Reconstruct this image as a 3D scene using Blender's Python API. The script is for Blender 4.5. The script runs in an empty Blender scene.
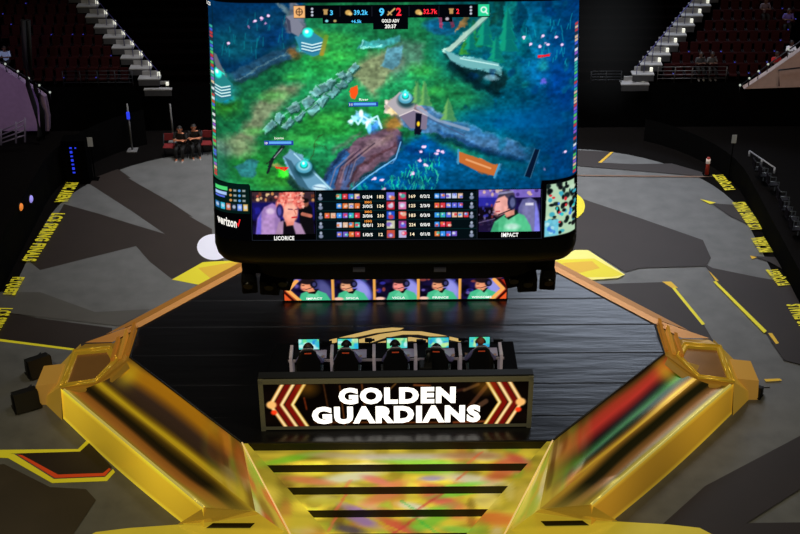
import bpy, bmesh, random
import numpy as np
from math import *
from mathutils import Vector, Matrix, noise as mnoise

random.seed(7)
rng = np.random.RandomState(7)
C = bpy.context.scene.collection

# ------------------------------------------------------------------ camera
FPX = 1300.0; PITCH = radians(30); ROLL = radians(.4); CAMZ = 22.0
def ray(px, py):
    u = (px-400)/FPX; v = (py-267)/FPX
    u, v = u*cos(ROLL)-v*sin(ROLL), u*sin(ROLL)+v*cos(ROLL)
    return Vector((u, cos(PITCH)-v*sin(PITCH), -sin(PITCH)-v*cos(PITCH)))
def G(px, py, z=0.0):                 # survey helper: where a sight line meets a level plane
    d = ray(px, py); t = (z-CAMZ)/d.z
    return Vector((d.x*t, d.y*t, z))
def GY(px, py, Y):                    # ... or an upright plane facing the stands
    d = ray(px, py); t = Y/d.y
    return Vector((d.x*t, Y, CAMZ+d.z*t))
cam = bpy.data.cameras.new('camera'); cam.sensor_width = 36; cam.lens = FPX/800*36
cam.clip_end = 400
co = bpy.data.objects.new('camera', cam); C.objects.link(co)
Rr = Vector((1, 0, 0)); Uu = Vector((0, sin(PITCH), cos(PITCH))); Ff = Vector((0, cos(PITCH), -sin(PITCH)))
R2 = Rr*cos(ROLL)-Uu*sin(ROLL); U2 = Rr*sin(ROLL)+Uu*cos(ROLL)
M = Matrix((R2, U2, -Ff)).transposed().to_4x4(); M.translation = (0, 0, CAMZ)
co.matrix_world = M
bpy.context.scene.camera = co
sc = bpy.context.scene
sc.view_settings.view_transform = 'Standard'
sc.view_settings.look = 'None'

# ------------------------------------------------------------------ colours and materials
def lin(c):
    return tuple(x/12.92 if x <= .04045 else ((x+.055)/1.055)**2.4 for x in c)
def c8(r, g, b): return (r/255., g/255., b/255.)
MATS = {}
def mat(name, col=(128, 128, 128), rough=.6, metal=0., emit=0., spec=.5, noise=0., nscale=6., bump=0., ecol=None):
    if name in MATS: return MATS[name]
    m = bpy.data.materials.new(name); m.use_nodes = True
    nt = m.node_tree; b = nt.nodes['Principled BSDF']
    c = lin(c8(*col))
    b.inputs['Base Color'].default_value = (*c, 1)
    b.inputs['Roughness'].default_value = rough; b.inputs['Metallic'].default_value = metal
    b.inputs['Specular IOR Level'].default_value = spec
    if emit:
        b.inputs['Emission Color'].default_value = (*lin(c8(*(ecol or col))), 1)
        b.inputs['Emission Strength'].default_value = emit
    if noise or bump:
        tc = nt.nodes.new('ShaderNodeTexCoord'); n = nt.nodes.new('ShaderNodeTexNoise')
        n.inputs['Scale'].default_value = nscale; n.inputs['Detail'].default_value = 6
        nt.links.new(tc.outputs['Object'], n.inputs['Vector'])
        if noise:
            mx = nt.nodes.new('ShaderNodeMix'); mx.data_type = 'RGBA'
            mx.inputs[6].default_value = (*[x*(1-noise) for x in c], 1)
            mx.inputs[7].default_value = (*[min(1, x*(1+noise)) for x in c], 1)
            nt.links.new(n.outputs['Fac'], mx.inputs[0]); nt.links.new(mx.outputs[2], b.inputs['Base Color'])
        if bump:
            bp = nt.nodes.new('ShaderNodeBump'); bp.inputs['Strength'].default_value = bump
            nt.links.new(n.outputs['Fac'], bp.inputs['Height']); nt.links.new(bp.outputs['Normal'], b.inputs['Normal'])
    MATS[name] = m; return m
def screen_mat(name, strength=1.0):
    if name in MATS: return MATS[name]
    m = bpy.data.materials.new(name); m.use_nodes = True; nt = m.node_tree
    nt.nodes.clear()
    a = nt.nodes.new('ShaderNodeAttribute'); a.attribute_name = 'paint'
    e = nt.nodes.new('ShaderNodeEmission'); e.inputs['Strength'].default_value = strength
    o = nt.nodes.new('ShaderNodeOutputMaterial')
    nt.links.new(a.outputs['Color'], e.inputs['Color']); nt.links.new(e.outputs[0], o.inputs[0])
    MATS[name] = m; return m
def film_mat(name, metal=.5, rough=.28, emit=.3, bump=.12):
    # mirror film; reflections and projected light painted per vertex, with a self-glow
    if name in MATS: return MATS[name]
    m = bpy.data.materials.new(name); m.use_nodes = True; nt = m.node_tree
    b = nt.nodes['Principled BSDF']
    a = nt.nodes.new('ShaderNodeAttribute'); a.attribute_name = 'paint'
    nt.links.new(a.outputs['Color'], b.inputs['Base Color'])
    nt.links.new(a.outputs['Color'], b.inputs['Emission Color'])
    b.inputs['Emission Strength'].default_value = emit
    b.inputs['Metallic'].default_value = metal; b.inputs['Roughness'].default_value = rough; b.inputs['Specular IOR Level'].default_value = .15
    tc = nt.nodes.new('ShaderNodeTexCoord'); n = nt.nodes.new('ShaderNodeTexNoise')
    n.inputs['Scale'].default_value = 1.3; n.inputs['Detail'].default_value = 2
    nt.links.new(tc.outputs['Object'], n.inputs['Vector'])
    bp = nt.nodes.new('ShaderNodeBump'); bp.inputs['Strength'].default_value = bump
    nt.links.new(n.outputs['Fac'], bp.inputs['Height']); nt.links.new(bp.outputs['Normal'], b.inputs['Normal'])
    MATS[name] = m; return m

# ------------------------------------------------------------------ object helpers
def tag(o, label=None, cat=None, group=None, kind=None):
    if label: o['label'] = label
    if cat: o['category'] = cat
    if group: o['group'] = group
    if kind: o['kind'] = kind
    return o
def empty(name, loc=(0, 0, 0), rz=0, label=None, cat=None, group=None):
    o = bpy.data.objects.new(name, None); C.objects.link(o)
    o.empty_display_size = .2; o.location = loc; o.rotation_euler = (0, 0, rz)
    return tag(o, label, cat, group)
def copy_tree(o, parent=None):
    c = o.copy(); C.objects.link(c)
    if parent: c.parent = parent
    for ch in list(o.children): copy_tree(ch, c)
    return c
class MB:
    def __init__(s): s.v = []; s.f = []; s.m = []; s.c = []; s.smooth = []
    def poly(s, pts, mi=0, col=None):
        n = len(s.v); s.v += [tuple(p) for p in pts]; s.f.append(tuple(range(n, n+len(pts)))); s.m.append(mi); s.smooth.append(False)
        return s
    def box(s, c, d, mi=0, rz=0., rx=0., bev=0., taper=1.):
        bm = bmesh.new(); bmesh.ops.create_cube(bm, size=1)
        for v in bm.verts:
            k = taper if v.co.z > 0 else 1.
            v.co = Vector((v.co.x*d[0]*k, v.co.y*d[1]*k, v.co.z*d[2]))
        if bev: bmesh.ops.bevel(bm, geom=bm.edges[:], offset=bev, segments=2, affect='EDGES', profile=.6)
        R = Matrix.Rotation(rz, 3, 'Z') @ Matrix.Rotation(rx, 3, 'X')
        s.bm(bm, lambda p: R @ p + Vector(c), mi); return s
    def bm(s, bm, fn=lambda p: p, mi=0, smooth=False):
        n = len(s.v); bm.verts.index_update()
        s.v += [tuple(fn(v.co)) for v in bm.verts]
        for f in bm.faces:
            s.f.append(tuple(n+v.index for v in f.verts)); s.m.append(mi); s.smooth.append(smooth)
        bm.free()
    def tube(s, pts, r, mi=0, seg=8, rs=None):
        pts = [Vector(p) for p in pts]; rings = []
        for i, p in enumerate(pts):
            a = pts[max(0, i-1)]; b = pts[min(len(pts)-1, i+1)]; d = (b-a).normalized()
            x = d.cross(Vector((0, 0, 1)));
            if x.length < 1e-3: x = Vector((1, 0, 0))
            x.normalize(); y = d.cross(x); rr = rs[i] if rs else r
            n = len(s.v)
            for k in range(seg):
                an = 2*pi*k/seg; s.v.append(tuple(p + x*cos(an)*rr + y*sin(an)*rr))
            rings.append(n)
        for a, b in zip(rings, rings[1:]):
            for k in range(seg):
                s.f.append((a+k, a+(k+1) % seg, b+(k+1) % seg, b+k)); s.m.append(mi); s.smooth.append(True)
        s.f.append(tuple(rings[0]+k for k in range(seg))[::-1]); s.m.append(mi); s.smooth.append(False)
        s.f.append(tuple(rings[-1]+k for k in range(seg))); s.m.append(mi); s.smooth.append(False)
        return s
    def sphere(s, c, r, mi=0, seg=14, fn=None):
        bm = bmesh.new(); bmesh.ops.create_uvsphere(bm, u_segments=seg, v_segments=max(6, seg//2+1), radius=1)
        c = Vector(c); r = Vector(r) if hasattr(r, '__len__') else Vector((r, r, r))
        g = fn or (lambda p: p)
        s.bm(bm, lambda p: c + Vector((g(p)[0]*r.x, g(p)[1]*r.y, g(p)[2]*r.z)), mi, True); return s
    def prism(s, pts, dvec, mi=0):
        # polygon pts pushed along dvec
        n = len(s.v); k = len(pts); d = Vector(dvec)
        s.v += [tuple(p) for p in pts] + [tuple(Vector(p)+d) for p in pts]
        s.f.append(tuple(range(n, n+k))[::-1]); s.f.append(tuple(range(n+k, n+2*k)))
        for i in range(k):
            j = (i+1) % k; s.f.append((n+i, n+j, n+k+j, n+k+i))
        s.m += [mi]*(k+2); s.smooth += [False]*(k+2); return s
    def build(s, name, m, parent=None):
        me = bpy.data.meshes.new(name); me.from_pydata(s.v, [], s.f)
        for x in (m if isinstance(m, (list, tuple)) else [m]): me.materials.append(x)
        me.polygons.foreach_set('material_index', s.m); me.polygons.foreach_set('use_smooth', s.smooth)
        bm = bmesh.new(); bm.from_mesh(me); bmesh.ops.recalc_face_normals(bm, faces=bm.faces[:]); bm.to_mesh(me); bm.free()
        me.update()
        o = bpy.data.objects.new(name, me); C.objects.link(o)
        if parent: o.parent = parent
        return o
def grid_obj(name, P, col, m, parent=None, smooth=True):
    # P (h,w,3) points, col (h,w,3) sRGB 0..1
    h, w = P.shape[:2]
    me = bpy.data.meshes.new(name)
    idx = np.arange(h*w).reshape(h, w)
    q = np.stack([idx[1:, :-1], idx[1:, 1:], idx[:-1, 1:], idx[:-1, :-1]], -1).reshape(-1, 4)
    me.vertices.add(h*w); me.vertices.foreach_set('co', P.astype(np.float32).ravel())
    me.loops.add(q.size); me.loops.foreach_set('vertex_index', q.astype(np.int32).ravel())
    me.polygons.add(len(q)); me.polygons.foreach_set('loop_start', (np.arange(len(q))*4).astype(np.int32))
    me.polygons.foreach_set('use_smooth', np.full(len(q), smooth))
    me.update(calc_edges=True); me.validate()
    a = me.color_attributes.new('paint', 'FLOAT_COLOR', 'POINT')
    c = np.clip(col, 0, 1); l = np.where(c <= .04045, c/12.92, ((c+.055)/1.055)**2.4)
    a.data.foreach_set('color', np.concatenate([l, np.ones(l.shape[:2]+(1,))], -1).astype(np.float32).ravel())
    me.materials.append(m)
    o = bpy.data.objects.new(name, me); C.objects.link(o)
    if parent: o.parent = parent
    return o

# ------------------------------------------------------------------ painter (per-vertex pictures for the LED screens)
class Cv:
    def __init__(s, x0, y0, x1, y1, k=1.0, bg=(0, 0, 0)):
        s.x0, s.y0, s.x1, s.y1 = x0, y0, x1, y1
        s.w = int(round((x1-x0)*k))+1; s.h = int(round((y1-y0)*k))+1
        s.X, s.Y = np.meshgrid(np.linspace(x0, x1, s.w), np.linspace(y0, y1, s.h))
        s.a = np.zeros((s.h, s.w, 3)) + np.array(c8(*bg))
    def blend(s, m, col): s.a = s.a*(1-m[..., None]) + np.array(c8(*col))*m[..., None]
    def poly(s, pts, col, soft=.8, al=1.):
        X, Y = s.X, s.Y; ins = np.zeros(X.shape, bool); d = np.full(X.shape, 1e9)
        n = len(pts)
        for i in range(n):
            ax, ay = pts[i]; bx, by = pts[(i+1) % n]
            if ay != by:
                cr = ((ay > Y) != (by > Y)) & (X < (bx-ax)*(Y-ay)/(by-ay)+ax); ins ^= cr
            L = (bx-ax)**2+(by-ay)**2+1e-9
            t = np.clip(((X-ax)*(bx-ax)+(Y-ay)*(by-ay))/L, 0, 1)
            d = np.minimum(d, np.hypot(X-ax-t*(bx-ax), Y-ay-t*(by-ay)))
        sd = np.where(ins, d, -d)
        s.blend(np.clip(sd/soft+.5, 0, 1)*al, col); return s
    def ell(s, cx, cy, rx, ry, col, soft=.25, al=1., rot=0.):
        dx, dy = s.X-cx, s.Y-cy
        if rot: dx, dy = dx*cos(rot)+dy*sin(rot), -dx*sin(rot)+dy*cos(rot)
        r = np.sqrt((dx/rx)**2+(dy/ry)**2)
        s.blend(np.clip((1-r)/soft+.5, 0, 1)*al, col); return s
    def rect(s, x0, y0, x1, y1, col, al=1., soft=.5):
        return s.poly([(x0, y0), (x1, y0), (x1, y1), (x0, y1)], col, soft, al)
    def line(s, pts, w, col, al=1., soft=.8):
        d = np.full(s.X.shape, 1e9)
        for (ax, ay), (bx, by) in zip(pts, pts[1:]):
            L = (bx-ax)**2+(by-ay)**2+1e-9
            t = np.clip(((s.X-ax)*(bx-ax)+(s.Y-ay)*(by-ay))/L, 0, 1)
            d = np.minimum(d, np.hypot(s.X-ax-t*(bx-ax), s.Y-ay-t*(by-ay)))
        s.blend(np.clip((w/2-d)/soft+.5, 0, 1)*al, col); return s
    def noise(s, sx, sy, amp, seed=0, tint=(1, 1, 1)):
        r = np.random.RandomState(seed); gh = int((s.y1-s.y0)/sy)+3; gw = int((s.x1-s.x0)/sx)+3
        g = r.uniform(-1, 1, (gh, gw)); fx = (s.X-s.x0)/sx; fy = (s.Y-s.y0)/sy
        ix = fx.astype(int); iy = fy.astype(int); tx = fx-ix; ty = fy-iy
        tx = tx*tx*(3-2*tx); ty = ty*ty*(3-2*ty)
        v = (g[iy, ix]*(1-tx)+g[iy, ix+1]*tx)*(1-ty)+(g[iy+1, ix]*(1-tx)+g[iy+1, ix+1]*tx)*ty
        s.a = np.clip(s.a*(1+amp*v[..., None]*np.array(tint)), 0, 1); return v
    def dots(s, n, x0, y0, x1, y1, cols, r0, r1, al=.8, seed=1):
        r = np.random.RandomState(seed)
        for _ in range(n):
            s.ell(r.uniform(x0, x1), r.uniform(y0, y1), r.uniform(r0, r1), r.uniform(r0, r1), cols[r.randint(len(cols))], .6, al)

# ------------------------------------------------------------------ text
TXT = {}
def text_geo(t, bold=0.):
    key = (t, bold)
    if key in TXT: return TXT[key]
    cu = bpy.data.curves.new('lettering', 'FONT'); cu.body = t; cu.align_x = 'CENTER'; cu.align_y = 'CENTER'
    cu.offset = bold; cu.resolution_u = 3; cu.space_character = 1+bold*2.6
    o = bpy.data.objects.new('lettering', cu); C.objects.link(o)
    dg = bpy.context.evaluated_depsgraph_get(); dg.update()
    me = bpy.data.meshes.new_from_object(o.evaluated_get(dg))
    v = np.array([tuple(x.co) for x in me.vertices]); f = [tuple(p.vertices) for p in me.polygons]
    bpy.data.objects.remove(o); bpy.data.curves.remove(cu); bpy.data.meshes.remove(me)
    if len(v):
        v[:, 0] -= (v[:, 0].max()+v[:, 0].min())/2; v[:, 1] -= (v[:, 1].max()+v[:, 1].min())/2
        v[:, 0] /= np.ptp(v[:, 0]); v[:, 1] /= np.ptp(v[:, 1])
    TXT[key] = (v, f); return TXT[key]
def put_text(mb, t, cx, cy, w, h, fn, mi=0, bold=.02, ang=0.):
    # text in a box w x h around (cx,cy) of 2-D panel coordinates (y down), mapped to 3-D by fn
    v, f = text_geo(t, bold); n = len(mb.v)
    for p in v:
        x, y = p[0]*w, -p[1]*h
        x, y = x*cos(ang)-y*sin(ang), x*sin(ang)+y*cos(ang)
        mb.v.append(tuple(fn(cx+x, cy+y)))
    for q in f:
        mb.f.append(tuple(n+i for i in q)); mb.m.append(mi); mb.smooth.append(False)

def lerp(a, b, t): return a+(b-a)*t
X0 = -.1                                # the hall's axis
def mir(p, s): return Vector((X0+s*p[0], p[1], p[2]))

# ================================================================== FLOOR
def rrect(hw, yfar, r, ynear=14., n=14):
    pts = [(-hw, ynear)]
    for i in range(n+1):
        a = pi - i*pi/2/n; pts.append((-hw+r+r*cos(a), yfar-r+r*sin(a)))
    for i in range(n+1):
        a = pi/2 - i*pi/2/n; pts.append((hw-r+r*cos(a), yfar-r+r*sin(a)))
    pts.append((hw, ynear)); return [(X0-.05+x, y) for x, y in pts]
fl = MB()
def flat(pts, z, mi): fl.poly([(p[0], p[1], z) for p in pts], mi)
flat(rrect(19.1, 49.65, 2.0), -.012, 0)
flat(rrect(12.62, 47.5, 6.0), 0, 1)
LAY = [0]
def fpx(pts, mi):
    LAY[0] += 1; z = .0015*LAY[0]
    fl.poly([G(x, y, z) for x, y in pts], mi)
DK, YE, OR, WH, GR = 2, 3, 4, 5, 6
# projected graphics on the left half
fpx([(85, 181), (118, 169), (131, 178), (128, 178), (172, 203), (193, 217), (189, 216), (212, 229), (212, 250), (190, 243), (165, 234), (130, 210)], DK)
fpx([(64, 204), (100, 214), (132, 224), (165, 234), (190, 243), (216, 250), (225, 262), (200, 264), (172, 279), (150, 262), (136, 246), (100, 255), (40, 270), (30, 262)], DK)
fpx([(-20, 309), (8, 312), (38, 318), (112, 328), (112, 352), (74, 350), (-20, 337)], DK)
fpx([(-20, 336.3), (-20, 338.8), (74, 350.5), (74, 348.5)], YE)
fpx([(172, 279.5), (203, 262), (262, 259), (262, 277), (205, 286)], YE)
fpx([(198, 268), (240, 261), (260, 262), (260, 268), (210, 278)], OR)
fpx([(214+17*cos(q*pi/16), 247+13*sin(q*pi/16)) for q in range(32)], 8)
fpx([(15, 452), (80, 449), (88, 441), (112, 467), (105, 476), (58, 477)], DK)
fpx([(-20, 450), (78, 449), (87, 440), (89, 443), (80, 451.5), (-5, 454)], YE)
fpx([(-20, 451), (14, 454), (54, 479), (105, 477), (113, 469), (115, 472), (107, 481), (52, 483), (8, 458), (-20, 457)], YE)
fpx([(17, 454.5), (55, 478), (105, 476), (111, 469), (109, 468), (103, 473), (58, 474.5), (22, 455)], 7)
fpx([(-20, 466), (4, 464), (50, 487), (86, 489), (96, 500), (66, 545), (-20, 560)], 6)
fpx([(-20, 292), (40, 292), (95, 312), (150, 309), (120, 326), (40, 317), (-20, 309)], 10)
# right half
fpx([(560, 149), (613, 152), (598, 164), (560, 162)], DK)
fpx([(597, 163.5), (600, 164), (613.5, 152), (610.5, 152)], OR)
fpx([(560, 161), (632, 164), (672, 163.5), (712, 175), (700, 176), (640, 171), (580, 166)], DK)
fpx([(540, 172), (583, 174.8), (715, 176), (700, 177.2), (583, 176)], 9)
fpx([(560, 190), (583, 199), (640, 218), (703, 240), (711, 258), (706, 266), (640, 268), (625, 272), (590, 250), (560, 252)], DK)
fpx([(711, 203), (736, 205), (756, 213), (770, 232), (757, 229), (730, 216)], DK)
fpx([(700, 199), (716, 202.5), (710, 204)], YE)
fpx([(752, 256), (775, 257), (784, 270), (770, 262)], DK)
fpx([(750, 255.5), (757, 257), (752, 259)], OR)
fpx([(600, 284), (664, 282), (676, 288), (704, 325), (714, 342), (690, 332), (600, 290)], DK)
fpx([(662, 281.5), (671, 281.5), (678, 288), (672, 288)], OR)
fpx([(672, 288), (675, 287.5), (705, 324), (702, 325)], YE)
fpx([(703, 263), (713, 268), (757, 277), (792, 283), (802, 300), (830, 340), (830, 372), (784, 360), (772, 343), (765, 331), (714, 282), (718, 280), (711, 273)], DK)
fpx([(713, 281.5), (716, 281), (767, 331), (764, 333)], YE)
fpx([(768, 333), (772, 333), (779, 343), (776, 344)], OR)
fpx([(708, 270), (719, 281), (716, 281)], OR)
fpx([(764, 379), (780, 378.5), (782, 380.5), (766, 381.5)], OR)
fpx([(656, 530), (705, 486), (830, 420), (830, 470), (745, 524), (725, 545), (656, 545)], DK)  # dark floor shadow painted in with the same brown
fpx([(690, 536), (745, 523), (830, 522), (830, 560), (690, 560)], DK)
fpx([(549, 262), (575, 250), (588, 250), (625, 274.5), (618, 278), (575, 281)], WH)
fpx([(549, 262.5), (560, 259.5), (594, 258.5), (624, 274.8), (612, 277), (577, 277.5)], YE)
fpx([(562, 263), (592, 261), (600, 268), (575, 274)], OR)
fpx([(566+19*cos(q*pi/16), 206+14.5*sin(q*pi/16)) for q in range(32)], YE)
# projected lettering along the edge of the floor, read from the side stands
tl = MB()
def floor_text(t, px0, px1, w, mi):
    a = G(*px0); b = G(*px1); d = b-a; L = d.length; d.normalize(); n = Vector((-d.y, d.x, 0))   # d = reading direction, n = letter tops
    c = (a+b)/2
    fn = lambda x, y: c + d*x - n*y + Vector((0, 0, .075))
    put_text(fl, t, 0, 0, L, w, fn, mi, .05)
for t, a, b, w in [('LCS SPRING FINALS', (59, 215), (29, 263), .5), ('FLYQUEST', (18, 279), (8, 297), .5), ('PNC ARENA', (73, 184), (61, 204), .5), ('LCS SPRING FINALS', (6, 310), (-20, 354), .5)]:
    floor_text(t, a, b, w, 3)
for t, a, b, w in [('LCS SPRING FINALS', (757, 231), (738, 204), .5), ('FLYQUEST', (785, 287), (772, 271), .5), ('PNC ARENA', (766, 254), (757, 239), .5), ('FLYQUEST', (731, 191.5), (718, 176), .5), ('LCS SPRING FINALS', (820, 350), (793, 306), .5)]:
    floor_text(t, a, b, w, 3)
fm = [mat('outer_floor', (14, 12, 12), .9, spec=.05, noise=.3),
      mat('arena_concrete', (101, 102, 104), .6, noise=.38, nscale=1.6, bump=.08),
      mat('projected_brown', (43, 34, 31), .6, noise=.25, nscale=.9),
      mat('projected_yellow', (200, 188, 34), .6, emit=.34),
      mat('projected_amber', (196, 158, 40), .6, emit=.32),
      mat('projected_white', (205, 198, 110), .6, emit=.45),
      mat('projected_grey', (62, 54, 44), .7, noise=.35, nscale=.7),
      mat('projected_red', (190, 60, 20), .6, emit=.35),
      mat('projected_bright', (200, 200, 215), .6, emit=.4),
      mat('projected_tan', (120, 95, 80), .6), mat('projected_dim', (86, 84, 82), .6, noise=.3, nscale=.8)]
tag(fl.build('floor', fm), kind='structure')

# ================================================================== WALLS AND SEATING BOWL
black = mat('black_drape', (7, 7, 8), .9, spec=.02, noise=.4)
BOWLK = .66
def bowl(d, n=6): return rrect(19.0+d, 49.6+d, 2.0+d, n=n)
WALLH = 1.95
def wall_piece(a, i0, i1, name, hh, m):
    w = MB()
    for i in range(i0, i1): w.poly([(*a[i], -.012), (*a[i+1], -.012), (*a[i+1], hh), (*a[i], hh)])
    tag(w.build(name, m), kind='structure')
a = bowl(0); NP = len(a)
wall_piece(a, 0, 4, 'wall_left', WALLH, black); wall_piece(a, 4, NP-5, 'wall_far', WALLH, black); wall_piece(a, NP-5, NP-1, 'wall_right', WALLH, black)
bd = rrect(12.98, 49.2, 6.2); nb_ = len(bd)
bdm = mat('boards_black', (13, 13, 14), .85, spec=.03, noise=.4)
wall_piece(bd, 0, 10, 'trim_1', 1.5, bdm); wall_piece(bd, nb_-11, nb_-1, 'trim_2', .95, bdm)
terr = MB()
STEPD = .452; NST = 13
curves = [bowl(k*STEPD) for k in range(NST+1)]
for k in range(NST):
    z0 = WALLH+k*STEPD*BOWLK; z1 = z0+STEPD*BOWLK
    c0, c1 = curves[k], curves[k+1]
    for i in range(NP-1):
        terr.poly([(*c0[i], z0), (*c0[i+1], z0), (*c1[i+1], z0), (*c1[i], z0)], 0)
        terr.poly([(*c1[i], z0), (*c1[i+1], z0), (*c1[i+1], z1), (*c1[i], z1)], 1)
zt = WALLH+NST*STEPD*BOWLK
cN = curves[-1]; cO = bowl(NST*STEPD+14)
for i in range(NP-1): terr.poly([(*cN[i], zt), (*cN[i+1], zt), (*cO[i+1], zt+9), (*cO[i], zt+9)], 0)
tag(terr.build('seating_terrace', [mat('terrace_black', (3, 2, 2), .95, spec=0.), mat('terrace_riser', (3, 2, 2), .95, spec=0.)]), kind='structure')

def bowl_d(x, y): return max(y-49.6, abs(x-(X0-.05))-19.0)
def bowl_hit(px, py):
    # where a sight line meets the raked stand
    d = ray(px, py); t = 30.
    while t < 90:
        p = d*t; p.z += CAMZ; q = bowl_d(p.x, p.y)
        if q > 0 and p.z <= WALLH+q*BOWLK: return p
        t += .02
    return p
# --- aisle stairs
conc_lit = mat('aisle_step', (150, 150, 155), .6, noise=.3, nscale=3)
steel = mat('rail_steel', (120, 120, 130), .35, metal=.9)
dsteel = mat('dark_rail', (48, 50, 58), .5, metal=.5)
lamp = mat('step_lamp', (235, 235, 220), .5, emit=.8)
for side, lab in ((1, 'right'), (-1, 'left')):
    st = empty('aisle_stairs', (0, 0, 0), 0, f'lit grey aisle staircase climbing the dark seats at the upper {lab}', 'stairs', 'aisle staircases')
    n = 9
    pts_ = [bowl_hit(lerp(634, 707, k/n), lerp(88, 0, k/n)) if side > 0 else bowl_hit(lerp(159, 80, k/n), lerp(93, 0, k/n)) for k in range(n+1)]
    for k in range(n+1):
        p = pts_[k]; dirv = (pts_[min(k+1, n)]-pts_[max(k-1, 0)]); w = .9 if k else 1.15
        m = MB().box((p.x, p.y, p.z+.22), (w, .44, .06), bev=.012)
        m.box((p.x, p.y-.2, p.z+.08), (w*.96, .04, .26), 1, bev=.01)
        m.box((p.x, p.y+.2, p.z+.34), (w*.72, .04, .2), 0, bev=.01)
        t = m.build('step', [conc_lit, mat('aisle_riser', (60, 60, 66), .7, noise=.3)], st)
        MB().box((p.x+.36, p.y+.1, p.z+.34), (.11, .1, .16), bev=.01).build('step_lamp', lamp, t)
    hr = MB()
    for k in range(0, n+1): hr.tube([pts_[k]+Vector((.05, 0, .2)), pts_[k]+Vector((.05, 0, .95))], .014)
    hr.tube([pts_[0]+Vector((.05, 0, .95)), pts_[n]+Vector((.05, 0, .95))], .02)
    hr.build('handrail', mat('blue_rail', (62, 58, 120), .4, metal=.6), st)
    AIS = globals().setdefault('AIS', {}); AIS[side] = [bowl_d(q.x, q.y) for q in pts_], pts_

# --- seats (each one a thing)
def make_seat(name):
    m = MB().box((0, -.02, .24), (.36, .3, .07), bev=.02).box((0, .17, .47), (.36, .06, .46), rx=-.15, bev=.02)
    m.box((-.2, .0, .33), (.03, .28, .03), 1).box((.2, .0, .33), (.03, .28, .03), 1).box((-.2, .05, .15), (.03, .06, .3), 1).box((.2, .05, .15), (.03, .06, .3), 1)
    return m.build(name, [mat('seat_red', (40, 10, 12), .8, spec=.08, noise=.3), mat('seat_frame', (22, 18, 24), .6, spec=.2)])
proto = make_seat('stadium_seat')
glint_cap = MB().box((.2, -.12, .355), (.05, .07, .03), bev=.01).build('armrest_glint', mat('blue_glint', (60, 60, 190), .3, emit=.5), proto)  # painted glint: glowing cap for blue light on the armrest
first = True
angR = radians(68)
for side in (1, -1):
    for k in range(0, 12):
        d = k*STEPD + .28
        for j in range(0, 17):
            ds, ps = AIS[side]; f_ = min(range(len(ds)), key=lambda i: abs(ds[i]-d)); p = ps[f_]
            q = Vector((p.x+side*(1.06+j*.44), 49.6+d, WALLH+k*STEPD*BOWLK))
            if abs(q.x) > 15.6+k*.2: continue
            s = proto if first else (proto.copy())
            if not first: C.objects.link(s)
            s.location = q; s.scale = (.92,)*3
            s.rotation_euler.z = side*-.04
            glint = rng.rand() < (.28 if side > 0 else .07)
            if not first and glint:
                c = glint_cap.copy(); C.objects.link(c); c.parent = s
            tag(s, 'empty dark red folding seat in the rows beside the right aisle stairs' if side > 0 else 'empty dark folding seat in the unlit rows beside the left aisle stairs', 'seat',
                'red seats right of the right aisle' if side > 0 else 'dark seats left of the left aisle')
            first = False

# --- front rails of the bowl
def rail(name, pa, pb, h, nbar, npost, label, m, r=.018):
    e = empty(name, tuple(pa), 0, label, 'railing'); pa = Vector(pa); pb = Vector(pb); d = pb-pa
    q = MB()
    for i in range(nbar):
        z = h*(i+1)/nbar; q.tube([(0, 0, z), tuple(d+Vector((0, 0, z)))], r)
    q.build('bars', m, e)
    for i in range(npost):
        p = d*(i/(npost-1)); MB().tube([tuple(p), tuple(p+Vector((0, 0, h)))], r*1.4).build('post', m, e)
    return e
def rim_rail(pxa, pxb, h, label, m, r=.016, npost=5):
    pa, pb = GY(pxa, 92, 49.64), GY(pxb, 92, 49.64); pa.z = pb.z = WALLH; d_ = pb-pa
    e = empty('guard_rail', tuple(pa), 0, label, 'railing')
    for i in range(4): MB().tube([Vector((0, 0, h*(i+1)/4)), d_+Vector((0, 0, h*(i+1)/4))], r).build('bar', m, e)
    for i in range(npost): p = d_*(i/(npost-1)); MB().tube([p, p+Vector((0, 0, h))], r*1.3).build('post', m, e)
rim_rail(656, 724, .66, 'steel bar railing at the foot of the right aisle stairs', mat('rail_r', (84, 82, 84), .5, metal=.5))
rim_rail(134, 65, .66, 'dim steel bar railing left of the left aisle stairs', mat('rail_l', (34, 36, 44), .6, metal=.3))
rim_rail(620, 590, .5, 'short dim railing between the videoboard and the right aisle stairs', mat('rail_l'), npost=3)

# --- stairwell side walls
pink_lit_conc = mat('stairwell_concrete', (196, 176, 172), .7, noise=.15)  # pink light tinted into the concrete's base colour
def slab(name, px, Y, depth, m, label, cat):
    e = MB().prism([GY(x, y, Y) for x, y in px], (0, depth, 0)).build(name, m); return tag(e, label, cat, kind=None)
slab('stairwell_wall', [(744, 89), (770, 72), (830, 30), (830, 86)], 49.3, .3, pink_lit_conc, 'sloping pink lit concrete stairwell wall at the right edge', 'wall')
slab('stairwell_wall', [(-30, 50), (0, 67), (20, 80), (45, 97), (49, 118), (49, 131), (-30, 131)], 49.2, .3, mat('stairwell_purple_lit', (176, 150, 190), .7, noise=.15), 'purple lit concrete stairwell wall at the left edge', 'wall')  # violet light tinted into this wall's base colour
def wall_rail(pxs, Y, label, m):
    e = empty('stair_rail', tuple(GY(*pxs[0], Y)), 0, label, 'railing')
    o = Vector(e.location); pts = [GY(x, y, Y)-o for x, y in pxs]
    MB().tube(pts, .03).build('top_bar', m, e)
    for i in range(7):
        f = i/6*(len(pts)-1); j = min(int(f), len(pts)-2); p = pts[j].lerp(pts[j+1], f-j)
        MB().tube([p, p-Vector((0, 0, .3))], .018).build('post', m, e)
        MB().sphere(p+Vector((0, 0, .03)), .05, seg=8).build('lamp', mat('rail_spark', (190, 200, 190), .4, emit=.5), e)  # lamps added here as glowing dots for glints along the rail
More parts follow.
